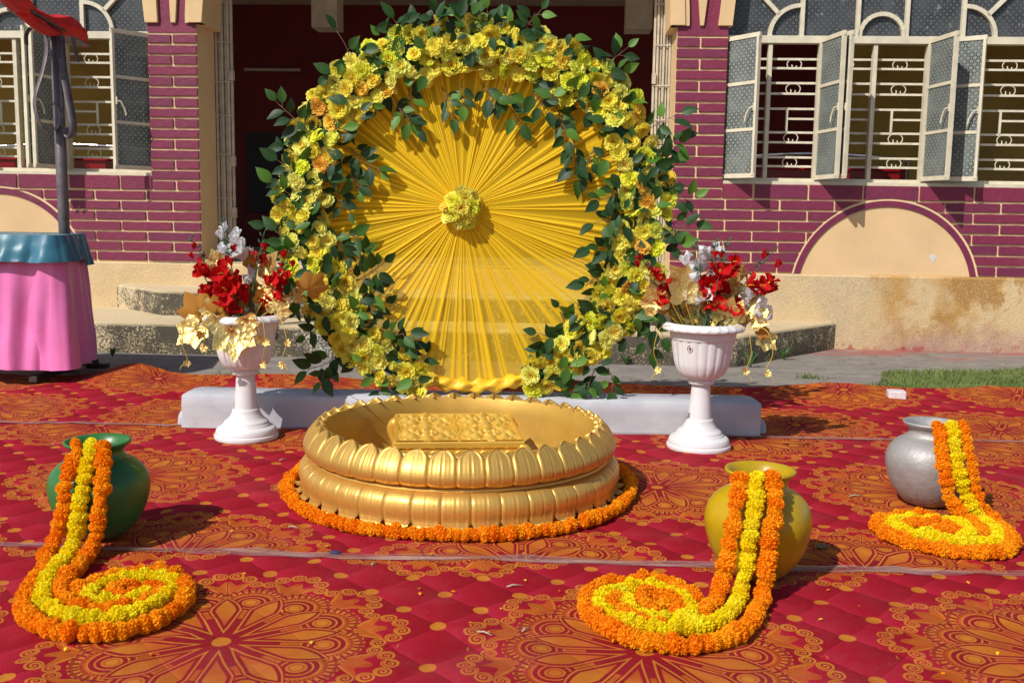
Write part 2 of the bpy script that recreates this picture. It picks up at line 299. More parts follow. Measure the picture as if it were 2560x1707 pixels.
def peeling_paint():
    M = Mat('peeling_plinth_paint', .85, 0, .2)
    x, y, z = M.xyz()
    big = M.noise(1.1, 5, .62); mid = M.noise(5, 6, .65); speck = M.noise(90, 3, .7)
    c = M.ramp(mid, [(.3, (.56, .41, .22)), (.7, (.67, .49, .27))])
    # worn ochre zone on the right hand part of the wall, red splashes near the ground
    zone = ((x - 3.0) * 3.0 + (mid - .5) * 2.6).clamp()
    patch = (((big - .47) * 9.0) + (mid - .5) * 4 + .45 + (z - .35) * .6).clamp()
    ochre = M.ramp(mid, [(.3, (.36, .18, .035)), (.7, (.56, .34, .12))])
    c = M.mix(zone * patch, c, ochre)
    hard = (((M.noise(1.6, 7, .68) - .475) * 22)).clamp() * zone
    c = M.mix(hard * .9, c, M.ramp(speck, [(.3, (.30, .15, .04)), (.7, (.48, .27, .09))]))
    grey = ((.26 - z) * 5.0 + (mid - .5) * 3.0).clamp()
    c = M.mix(grey * zone * .8, c, (.42, .27, .21))
    sand = ((M.noise(3.0, 6, .7) - .36) * 3.0).clamp() * x.gt(1.2) * (1.0 - zone)
    c = M.mix(sand * .65, c, M.ramp(speck, [(.35, (.34, .26, .16)), (.6, (.55, .45, .30))]))
    c = M.mix(((speck - .58) * 8).clamp() * .55, c, (.74, .62, .46))
    c = M.mix(((.40 - speck) * 8).clamp() * .35, c, (.40, .28, .15))
    red = ((.07 - z) * 14 + (M.noise(9, 6, .7) - .56) * 9).clamp() * (x.gt(2.2))
    c = M.mix(red * .75, c, (.33, .035, .04))
    leftstain = ((M.noise(3.2, 6, .7, M.scaled((1, 1, .6))) - .60) * 9).clamp() * x.lt(-2)
    c = M.mix(leftstain, c, (.48, .28, .07))
    M.color(c); M.bump(speck * .9 + mid, .75, .014); return M.m
M_plinth = peeling_paint()
def mouldy():
    M = Mat('mouldy_cement', .9, 0, .2)
    x, y, z = M.xyz()
    mid = M.noise(7, 7, .72); fine = M.noise(60, 5, .75); big = M.noise(1.3, 4)
    c = M.ramp(big, [(.3, (.52, .42, .26)), (.7, (.60, .47, .28))])
    white = ((x + 1.0).abs().lt(2.35) * 1.0)
    whitew = ((M.noise(2.0, 3) - .4) * 5).clamp() * ((x + 0.35).abs() * -3.0 + 3.9).clamp()
    c = M.mix(whitew * .85, c, (.62, .60, .55))
    geo = M.n('ShaderNodeNewGeometry'); nd = M.n('ShaderNodeSeparateXYZ'); M.link(geo.outputs['True Normal'], nd.inputs[0])
    side = (1.0 - S(M.t, nd.outputs[2]).abs()).clamp()
    mould = ((fine - .45) * 7 + (mid - .42) * 3.5 + (M.noise(2.4, 4) - .5) * 2.2 + .62 - ((x + 2.95) * -2.2).clamp() * .9).clamp() * side
    c = M.mix(mould * .93, c, (.035, .032, .026))
    top = (S(M.t, nd.outputs[2]) * ((mid - .35) * 2.0).clamp()).clamp()
    c = M.mix(top * .35, c, (.30, .25, .18))
    M.color(c); M.bump(fine + mid, .5, .01); return M.m
M_mould = mouldy()
M_frame = simple('cream_window_paint', (.60, .54, .40), .5, 0, .12, 9, .2, 70)
M_iron = simple('cream_grille_paint', (.62, .57, .44), .5, 0, .15, 14)
def ring_glass(name, base, alpha):
    M = Mat(name, .3, 0, .3)
    x, y, z = M.xyz()
    px = .052
    def rings(ox, oz, r):
        dx = (x + ox).mod(px) - px / 2; dz = (z + oz).mod(px) - px / 2
        d = (dx * dx + dz * dz).sqrt(); return (d - r).abs().lt(.0034)
    mask = rings(0, 0, .0175).max(rings(px / 2, px / 2, .0175))
    wear = M.noise(6, 4)
    c = M.mix(mask * ((wear - .25) * 3).clamp(), base, tuple(v * .22 for v in base))
    c = M.mix(((M.noise(14, 5, .7) - .62) * 5).clamp(), c, (.5, .52, .5))
    M.color(c); M.bump(M.noise(220, 2), .15, .002)
    tr = M.n('ShaderNodeBsdfTransparent'); tr.inputs[0].default_value = (.75, .8, .8, 1)
    mx = M.n('ShaderNodeMixShader'); mx.inputs[0].default_value = alpha
    M.link(tr.outputs[0], mx.inputs[1]); M.link(M.p.outputs[0], mx.inputs[2]); M.link(mx.outputs[0], M.out.inputs[0])
    return M.m
M_glass = ring_glass('ring_patterned_glass', (.25, .275, .25), .82)
M_topglass = ring_glass('dusty_patterned_glass', (.085, .09, .095), .93)
M_redwall = simple('maroon_interior_paint', (.11, .004, .005), .7, 0, .2, 2)
M_ochrewall = simple('ochre_interior_paint', (.46, .32, .075), .8, 0, .2, 2)
M_black = simple('black_board', (.012, .011, .012), .6)
M_dim = simple('grey_beige_paint', (.42, .35, .26), .8)
M_floorin = simple('interior_cement', (.34, .29, .24), .6)
M_gate = simple('pale_gate_paint', (.50, .43, .32), .5, 0, .2, 12, .2)
M_chrome = simple('chrome', (.75, .75, .78), .15, 1.0, .05)
M_redvinyl = simple('red_vinyl', (.20, .005, .008), .3, 0, .2, 5)
M_patch = simple('peeled_white_plaster', (.55, .55, .56), .9, 0, .1, 20, .3)

# ------------------------------------------------------------------ ground
def pavement():
    M = Mat('worn_cement_pavement', .9, 0, .2)
    x, y, z = M.xyz()
    big = M.noise(.8, 5); mid = M.noise(6, 6, .7); fine = M.noise(120, 4, .7)
    c = M.ramp(mid, [(.3, (.175, .155, .135)), (.7, (.28, .25, .215))])
    red = ((M.noise(1.7, 6, .65, M.scaled((.7, 2.2, 1))) - .5) * 6 + (y - 7.9) * 1.6 - .2).clamp()
    c = M.mix(red * .75, c, (.36, .095, .075))
    pale = ((M.noise(2.3, 5, .6, M.scaled((1, 2.5, 1))) - .6) * 7).clamp()
    c = M.mix(pale * .5, c, (.42, .37, .32))
    crack = (M.noise(1.2, 5, .6, None, 1.0) - .5).abs().lt(.0035)
    c = M.mix(crack * .6, c, (.06, .05, .045))
    M.color(c); M.bump(fine + mid * .6, .5, .006); return M.m
M_pave = pavement()
me = MB().box(-40, 40, -30, 50, -.4, 0).mesh('ground', M_pave)
tag(put('ground', me), kind='structure')

# ------------------------------------------------------------------ building (local x along the facade, y into the house)
FY = rad(-3.0)
bld = empty('building', (0, 8.718, 0), FY)
tag(bld, 'cream house with magenta painted brickwork, arched entrance and open casement windows', 'building')
Z0, ROW = .645, .0895
PL, PR, RL, RR = -3.20, -2.772, 1.355, 1.778          # pier edges: left pier and right pier
BR_OUT = -.014                                         # brick faces stand proud of the mortar
def wall_slab(name, s0, s1, z0, z1, y0=0., y1=.3, mat=None):
    return MB().box(s0, s1, y0, y1, z0, z1).build(name, mat or M_mortar, bld)
wall_l = wall_slab('wall', -8.0, PR, Z0 - .005, 1.40, 0, .28)
wall_r = wall_slab('wall', RL, 7.0, Z0 - .005, 1.40, 0, .28)
pier_l = wall_slab('pier', PL, PR - .001, 1.401, 3.6, 0, .40)
pier_r = wall_slab('pier', RL + .001, RR, 1.401, 3.6, 0, .40)
AR = .788
def clip_arch(x0, x1, z0, z1, cx, cz, R):
    """rectangle minus disc; returns polygon or None"""
    n = 7
    def inside(x, z): return (x - cx) ** 2 + (z - cz) ** 2 < R * R
    cs = [inside(x0, z0), inside(x1, z0), inside(x1, z1), inside(x0, z1)]
    if not any(cs):
        dx = max(x0 - cx, cx - x1, 0); dz = max(z0 - cz, 0)
        if dx * dx + dz * dz >= R * R: return [(x0, z0), (x1, z0), (x1, z1), (x0, z1)]
    if all(cs): return None
    def half(z): return math.sqrt(max(R * R - (z - cz) ** 2, 0))
    mid = (x0 + x1) / 2
    if z1 > cz + R and cs == [True, True, False, False] or (x0 < cx < x1):
        top = [(x1, z1), (x0, z1)]; bot = []
        for k in range(n):
            x = x0 + (x1 - x0) * k / (n - 1); zz = cz + math.sqrt(max(R * R - (x - cx) ** 2, 0)); bot.append((x, max(z0, min(zz, z1 - .004))))
        return bot + top
    pts = []
    zs = [z0 + (z1 - z0) * k / (n - 1) for k in range(n)]
    if mid < cx:
        e = [(min(x1, cx - half(zz)), zz) for zz in zs]
        if max(p[0] for p in e) - x0 < .012: return None
        return [(x0, z0)] + [(max(p[0], x0 + .002), p[1]) for p in e] + [(x0, z1)]
    e = [(max(x0, cx + half(zz)), zz) for zz in zs]
    if x1 - min(p[0] for p in e) < .012: return None
    return [(x1, z1)] + [(x0 if False else min(p[0], x1 - .002), p[1]) for p in reversed(e)] + [(x1, z0)]
brick_cache = {}
def brick(parent, x0, x1, z0, z1, arch=None, out=BR_OUT):
    j = lambda a: random.uniform(-a, a)
    x0 += j(.0018); x1 += j(.0018); z0 += j(.0012); z1 += j(.0012)
    if arch:
        poly = clip_arch(x0, x1, z0, z1, *arch)
        if not poly: return
    else: poly = [(x0, z0), (x1, z0), (x1, z1), (x0, z1)]
    if arch and len(poly) > 4:
        MB().prism(poly, out, .02, .0).build('brick', M_brick, parent); return
    key = (round(x1 - x0, 2), round(z1 - z0, 2))
    w, h = x1 - x0, z1 - z0
    if key not in brick_cache:
        kw, kh = key
        b = MB(); nx = max(3, int(kw / .06))
        top = [(kw / 2 - kw * k / nx, kh / 2 + random.uniform(-.0014, .0014)) for k in range(nx + 1)]
        bot = [(-kw / 2 + kw * k / nx, -kh / 2 + random.uniform(-.0014, .0014)) for k in range(nx + 1)]
        b.prism(bot + top, 0, .03, .0025)
        brick_cache[key] = b.mesh('brick', M_brick)
    o = put('brick', brick_cache[key], parent, loc=((x0 + x1) / 2, out + random.uniform(-.001, .001), (z0 + z1) / 2))
    o.scale = (w / key[0], 1, h / key[1])
MG = .0095                                               # half mortar joint
def brick_row(parent, s0, s1, z0, z1, joints, arch=None):
    js = [s0 - MG] + [q for q in sorted(joints) if s0 + .02 < q < s1 - .02] + [s1 + MG]
    for a, b in zip(js, js[1:]): brick(parent, a + MG, b - MG, z0 + MG, z1 - MG * .9, arch)
AL, ARC = (-4.606, .492), (3.186, .492)
for k in range(8):
    z0 = Z0 + ROW * k; z1 = z0 + ROW if k < 7 else 1.405
    jl = [(-3.257 if k % 2 == 0 else -3.022) - .4665 * i for i in range(-2, 9)]
    jr = [(2.27 if k % 2 == 0 else 2.045) + .462 * i for i in range(-3, 9)]
    brick_row(wall_l, -6.4, PR if k < 7 else PL, z0, z1, jl, (AL[0], AL[1], AR + .016))
    brick_row(wall_r, RL if k < 7 else RR, 5.6, z0, z1, jr, (ARC[0], ARC[1], AR + .016))
    if k == 7:
        brick(pier_l, PL + MG, -2.995, z0 + MG, z0 + ROW - MG); brick(pier_l, -2.975, PR, z0 + MG, z0 + ROW - MG)
        brick(pier_r, RL, 1.53, z0 + MG, z0 + ROW - MG); brick(pier_r, 1.552, RR - MG, z0 + MG, z0 + ROW - MG)
k = 8
while Z0 + ROW * (k + 1) < 2.65:
    z0 = Z0 + ROW * k; z1 = z0 + ROW
    for pr_, a, b, mid in ((pier_l, PL, PR, -2.987), (pier_r, RL, RR, 1.547)):
        if k % 2 == 1: brick(pr_, a, mid - MG, z0 + MG, z1 - MG); brick(pr_, mid + MG, b, z0 + MG, z1 - MG)
        else: brick(pr_, a, b, z0 + MG, z1 - MG)
    k += 1
ztop = Z0 + ROW * k
for pr_, a, b in ((pier_l, PL, PR), (pier_r, RL, RR)):
    MB().box(a, b, -.008, .02, ztop + .008, 2.703).build('cap_brick', M_brick, pr_)
    # purple spandrel and cream arch stones fanning out above the capital
    MB().box(a + .05, b - .05, -.004, .02, 2.704, 3.55).build('spandrel', M_brick, pr_)
def stone(parent, x0, x1, x2, x3, z0=2.70, z1=3.5, y0=-.045, y1=.06):
    f = (z1 - z0) / .20
    q = [(x0, z0), (x1, z0), (x1 + (x3 - x1) * f, z1), (x0 + (x2 - x0) * f, z1)]
    MB().prism(q, y0, y1, .004).build('arch_stone', M_cream, parent)
stone(pier_r, 1.297, 1.417, 1.280, 1.405); stone(pier_r, 1.540, 1.570, 1.520, 1.590, y0=-.03); stone(pier_r, 1.691, 1.807, 1.708, 1.824, y0=-.035)
stone(pier_l, -3.214, -3.099, -3.232, -3.106, y0=-.035); stone(pier_l, -2.988, -2.946, -2.995, -2.930, y0=-.03); stone(pier_l, -2.831, -2.711, -2.828, -2.690)
# arched entrance: soffit band curving inwards from both piers
def soffit(parent, sx, sg):
    b = MB(); pts = []
    for k in range(13):
        a = rad(2.0 * k); R = 2.3
        pts.append((sx + sg * R * (1 - math.cos(a)), 2.70 + R * math.sin(a)))
    n = len(pts); T = .16
    for (xa, za), (xb, zb) in zip(pts, pts[1:]):
        b.add([(xa, -.03, za), (xa, .42, za), (xb, .42, zb), (xb, -.03, zb), (xa - sg * T, -.03, za), (xa - sg * T, .42, za), (xb - sg * T, .42, zb), (xb - sg * T, -.03, zb)],
              [(0, 1, 2, 3), (4, 7, 6, 5), (0, 3, 7, 4), (1, 5, 6, 2)])
    xa, za = pts[0]
    b.add([(xa, -.03, za), (xa, .42, za), (xa - sg * T, .42, za), (xa - sg * T, -.03, za)], [(0, 1, 2, 3)])
    b.build('arch_soffit', M_cream, parent)
soffit(pier_l, -2.700, 1); soffit(pier_r, 1.290, -1)
# semicircular niches under the windows
for nm, (cx, cz), wl in (('l', AL, wall_l), ('r', ARC, wall_r)):
    b = MB(); pts = []
    def arc(R, n=48):
        t0 = math.asin((Z0 - cz) / R); return [(cx + R * math.cos(t0 + (PI - 2 * t0) * i / n), cz + R * math.sin(t0 + (PI - 2 * t0) * i / n)) for i in range(n + 1)]
    inner = arc(AR - .055); outer = arc(AR - .006)
    MB().prism(list(inner), -.002, .02).build('niche_panel', M_cream, wl)
    n = len(inner); v = []
    for i in range(n):
        v += [(inner[i][0], -.014, inner[i][1]), (outer[i][0], -.014, outer[i][1]), (inner[i][0], .02, inner[i][1]), (outer[i][0], .02, outer[i][1])]
    f = []
    for i in range(n - 1):
        a, c = i * 4, i * 4 + 4
        f += [(a, a + 1, c + 1, c), (a + 2, a, c, c + 2), (a + 1, a + 3, c + 3, c + 1)]
    mesh_o = put('niche_ring', mesh('niche_ring', v, f, M_brick, True), wl); autosmooth(mesh_o)
    o2 = arc(AR + .012); v = []
    for i in range(n): v += [(outer[i][0], -.006, outer[i][1]), (o2[i][0], -.006, o2[i][1])]
    put('niche_joint', mesh('niche_joint', v, [(2 * i, 2 * i + 1, 2 * i + 3, 2 * i + 2) for i in range(n - 1)], M_mortar), wl)
    for i in range(5):
        px, pz = (cx + random.uniform(-.4, .5), .72 + random.uniform(0, .35)) if i else ((cx + .40, .80) if nm == 'r' else (cx + .32, .72))
        rr = .035 if i == 0 else random.uniform(.005, .011); 
        if nm == 'l' and i == 0: rr = .06
        poly = [(px + rr * random.uniform(.5, 1.1) * math.cos(2 * PI * q / 11), pz + rr * random.uniform(.5, 1.4) * math.sin(2 * PI * q / 11)) for q in range(11)]
        MB().prism(poly, -.004, .0).build('peeled_patch', M_patch, wl)
# plinth and steps
pl = MB()
def edge_noise(x): return .006 * noise.noise((x * 3, 1.3, 0))
def plinth_side(s0, s1):
    b = MB(); n = int((s1 - s0) / .12); 
    for i in range(n):
        a = s0 + (s1 - s0) * i / n; c = s0 + (s1 - s0) * (i + 1) / n
        fa, fc = -.04 + edge_noise(a), -.04 + edge_noise(c)
        b.add([(a, fa, -.1), (c, fc, -.1), (c, fc, .625), (a, fa, .625), (a, fa + .012, .640), (c, fc + .012, .640), (a, .25, .641), (c, .25, .641)],
              [(0, 1, 2, 3), (3, 2, 5, 4), (4, 5, 7, 6)])
    return b.build('plinth', M_plinth, bld)
plinth_side(-8, 7.0)
def step(pts, z0, z1):
    b = MB(); n = len(pts)
    ins = []
    cx = sum(p[0] for p in pts) / n
    dense = []
    for (xa, ya), (xb, yb) in zip(pts, pts[1:]):
        m = max(1, int(math.hypot(xb - xa, yb - ya) / .15))
        dense += [(xa + (xb - xa) * i / m, ya + (yb - ya) * i / m) for i in range(m)]
    dense.append(pts[-1]); n = len(dense)
    rows = [(z0, 0), (z1 - .022, 0), (z1 - .006, .008), (z1, .024)]
    v = []
    for z, i_ in rows:
        for x, y in dense:
            w = .006 * noise.noise((x * 5, y * 5, z * 6)); v.append((x + (cx - x) * .012 * i_ / .024, y + i_ + w, z + w * .5))
    f = [(j * n + i, j * n + i + 1, (j + 1) * n + i + 1, (j + 1) * n + i) for j in range(3) for i in range(n - 1)]
    f.append(tuple(range(3 * n, 4 * n)))
    b.add(v, f); o = b.build('step', M_mould, bld); autosmooth(o, 50); return o
step([(-4.22, -.03), (-3.17, -1.25), (1.75, -1.25), (2.80, -.03)], -.05, .235)
step([(-3.55, -.03), (-2.88, -.66), (1.40, -.66), (2.05, -.03)], .2, .44)
MB().box(PL - .1, RR + .1, -.03, .5, .44, .642).build('threshold', M_mould, bld)

# windows: two alike, mirrored about the entrance
BARS = [2.464, 2.388, 2.264, 2.175, 2.048, 1.848, 1.764, 1.637, 1.56]
def window(mir, name_label):
    X = (lambda s: s) if not mir else (lambda s: -1.42 - s)
    D = .12
    def bx(b, s0, s1, y0, y1, z0, z1):
        a, c = X(s0), X(s1); b.box(min(a, c), max(a, c), y0, y1, z0, z1); return b
    b = MB()
    W0, W1 = 1.70, 4.45
    bx(b, W0, W1, D - .03, D + .05, 1.40, 1.455); bx(b, W0, W1, D - .035, D + .05, 2.585, 2.645)
    bx(b, W0, W0 + .04, D - .03, D + .05, 1.456, 2.584); bx(b, W1 - .04, W1, D - .03, D + .05, 1.456, 2.584)
    win = b.build('window', M_frame, bld)
    tag(win, name_label)
    m = MB(); bx(m, W0, W1, D - .12, D - .031, 1.395, 1.425); m.build('sill', M_frame, win)
    halves = []
    lights = [(1.74, 2.156, 2.578), (2.578, 3.035, 3.477), (3.477, 3.93, 4.41)]
    for a, mid, c in lights:
        for s_, w in ((mid, .034), (c, .03)):
            m = MB(); bx(m, s_ - w / 2, s_ + w / 2, D - .02, D + .04, 1.456, 2.584); m.build('mullion', M_frame, win)
        halves += [(a, mid), (mid, c)]
    for zb in BARS:
        m = MB(); bx(m, W0, W1, D + .05, D + .062, zb - .009, zb + .009); m.build('grille_bar', M_iron, win)
    scroll_me = None
    r = .052; pts = []
    for k in range(27):
        t = k / 26.0
        if t < .18: a = rad(250 - t / .18 * 210); pts.append((-r * .62 + r * .33 * math.cos(-a + PI), 0, -.042 + r * .36 * math.sin(-a + PI) + .018))
    pts = []
    for k in range(9): a = rad(20 - 200 + k * 25); pts.append((-.030 + .017 * math.cos(a), 0, -.022 + .017 * math.sin(a)))
    left = [(-.022, 0, -.008), (-.016, 0, -.024), (-.026, 0, -.038), (-.044, 0, -.036), (-.058, 0, -.018), (-.060, 0, .004), (-.046, 0, .026), (-.022, 0, .037), (0, 0, .040)]
    full = left + [(-x, y, z) for x, y, z in reversed(left[:-1])]
    sm = MB().tube(smooth_path(full, .008), .0045, 6).mesh('grille_scroll', M_iron, True)
    for a, c in halves:
        cx = X((a + c) / 2 + .01)
        for zt, zb in ((2.464, 2.388), (2.264, 2.175), (1.848, 1.764), (1.637, 1.56)):
            put('grille_scroll', sm, win, loc=(cx, D + .056, (zt + zb) / 2))
        xv = a + (c - a) * .42
        m = MB(); bx(m, xv - .009, xv + .009, D + .045, D + .057, 1.857, 2.039); m.build('grille_bar', M_iron, win)
        m = MB(); bx(m, xv + .010, c, D + .047, D + .059, 1.955, 1.972); m.build('grille_bar', M_iron, win)
    # fanlight
    def fbar(p, q, w=.034, m_=None):
        b_ = m_ or MB(); b_.obox((X(p[0]), D, p[1]), (X(q[0]), D, q[1]), w, .05, (0, 1, 0))
        if m_ is None: b_.build('fanlight_bar', M_frame, win)
    for s_ in (2.41, 2.874, 3.28, 3.745): fbar((s_, 2.646), (s_, 3.5))
    def farc(cx, cz, r, a0, a1, w=.034):
        P = [(cx + r * math.cos(rad(a0 + (a1 - a0) * k / 12)), cz + r * math.sin(rad(a0 + (a1 - a0) * k / 12))) for k in range(13)]
        b_ = MB()
        for p, q in zip(P, P[1:]): fbar(p, q, w, b_)
        b_.build('fanlight_arc', M_frame, win)
    farc(3.077, 2.645, .185, 0, 180); farc(2.393, 2.645, .25, 90, 180); farc(3.762, 2.645, .25, 0, 90)
    fbar((2.216, 2.822), (1.95, 3.09)); fbar((3.939, 2.822), (4.2, 3.09))
    cuts = [W0, 2.41, 2.874, 3.28, 3.745, W1]
    for a, c in zip(cuts, cuts[1:]):
        m = MB(); bx(m, a, c, D + .012, D + .018, 2.646, 3.5); m.build('pane', M_topglass, win)
    # casements: hinge position, side it closes to, opening angle
    for h, sg, ang, w in ((1.76, 1, 52, .40), (2.572, -1, 102, .42), (2.590, 1, 72, .43), (3.470, -1, 100, .42), (3.486, 1, 33, .43)):
        a = rad(ang); ux, uy = sg * math.cos(a), -math.sin(a)
        nx, ny = uy, -ux
        def pt(u, z, t=0.): q = X(h + ux * u + nx * t); return (q, D - .045 + uy * u + ny * t, z)
        z0, z1 = 1.462, 2.60
        fr = MB()
        for p, q in (((0, z0), (w, z0)), ((0, z1), (w, z1))): fr.obox(pt(p[0], p[1]), pt(q[0], q[1]), .022, .036)
        for u in (.016, w - .016): fr.obox(pt(u, z0), pt(u, z1), .034, .022, (pt(w, 0)[0] - pt(0, 0)[0], pt(w, 0)[1] - pt(0, 0)[1], 0))
        for zz in (z0 + .38, z0 + .76): fr.obox(pt(.03, zz), pt(w - .03, zz), .018, .026)
        fr.build('sash', M_frame, win)
        for q in range(3):
            za, zb = z0 + .38 * q + .014, z0 + .38 * (q + 1) - .014
            P = [pt(.03, za, -.002), pt(w - .03, za, -.002), pt(w - .03, zb, -.002), pt(.03, zb, -.002)]
            Q = [pt(.03, za, .002), pt(w - .03, za, .002), pt(w - .03, zb, .002), pt(.03, zb, .002)]
            # local frame of its own so that the ring pattern lies in the pane
            o = put('pane', None or mesh('pane', [(u, t, z) for t in (-.002, .002) for u, z in ((.03 - w / 2, za - 2), (w / 2 - .03, za - 2), (w / 2 - .03, zb - 2), (.03 - w / 2, zb - 2))], [(0, 1, 2, 3), (7, 6, 5, 4), (0, 4, 5, 1), (1, 5, 6, 2), (2, 6, 7, 3), (3, 7, 4, 0)], M_glass), win)
            c0 = pt(w / 2, 2.0); e = pt(w, 2.0)
            o.location = c0; o.rotation_euler = (0, 0, math.atan2(e[1] - c0[1], e[0] - c0[0]))
        hd = MB(); side = -1 if ang > 90 else 1
        p0 = pt(w - .03, 2.02, .02); hd.obox(pt(w - .03, 2.05, .012), pt(w - .03, 1.99, .012), .02, .02); hd.tube([p0, pt(w - .06, 2.01, .035), pt(w - .09, 1.95, .04), pt(w - .10, 1.90, .04)], .007, 6)
        hd.build('latch_handle', M_frame, win)
    return win
window(False, 'window with three open casement pairs to the right of the entrance')
window(True, 'window partly hidden by the metal pole, to the left of the entrance')
# wall above the fanlights (out of frame) and the wall behind
for a, c in ((-8.0, -6.0), (4.46, 7.0)): MB().box(a, c, .05, .3, 1.41, 3.6).build('wall', M_cream, bld)
# entrance reveals and folded channel gates
for a, b_, s0, sg in ((PR - .001, PR + .004, PR, 1), (RL - .004, RL + .001, RL, -1)):
    MB().box(a, b_, -.002, .42, .66, 2.70).build('door_reveal', M_cream, bld)
    g = empty('folding_gate', (s0 + sg * .005, .43, .66), 0, bld)
    for q in range(6):
        x = sg * (.012 + q * .027)
        c = MB(); c.box(x - .010, x + .010, (q % 2) * .018, (q % 2) * .018 + .02, 0, 2.9)
        c.build('gate_channel', M_gate, g)
    for zz in (.25, .55, .95, 1.3, 1.6, 1.95, 2.3): MB().box(min(0, sg * .15), max(0, sg * .15), -.006, -.001, zz, zz + .012).build('gate_strip', M_gate, g)
    for zz in (.38, .85, 1.62): MB().box(sg * .15 - .012, sg * .15 + .02, -.02, .03, zz, zz + .09).build('gate_latch', M_gate, g)
# interior
inn = MB(); B0, B1 = .46, 4.4
MB().box(-4.5, 3.85, B1, B1 + .1, .5, 4.2).build('interior_back_wall', M_redwall, bld)
for a, c in ((-8, -4.501), (3.851, 7.0)): MB().box(a, c, B1, B1 + .1, .5, 4.2).build('interior_back_wall', M_ochrewall, bld)
for a in (-8.1, 7.0):                                   # side walls out of view, wide openings added to let daylight in
    sw = MB(); sw.box(a, a + .1, .3, B1, .5, 1.0); sw.box(a, a + .1, .3, B1, 3.0, 4.2); sw.box(a, a + .1, .3, .6, 1.001, 2.999); sw.box(a, a + .1, 4.2, B1, 1.001, 2.999)
    sw.build('interior_side_wall', M_ochrewall, bld)
MB().box(-8, 7, .43, B1, .55, .638).build('interior_floor', M_floorin, bld)
MB().box(-8, 7, -.3, B1, 3.75, 3.9).build('ceiling', M_dim, bld)
for s_ in (-2.25, 1.02): MB().box(s_, s_ + .27, 1.9, 2.2, 3.02, 3.75).build('beam', M_dim, bld)
MB().box(-3.75, -3.0, B1 - .06, B1 - .002, 1.1, 2.12).build('notice_board', M_black, bld)
MB().tube([(-3.75, B1 - .08, 2.92), (-3.02, B1 - .08, 2.92)], .02, 8).build('tube_lamp', M_dim, bld)

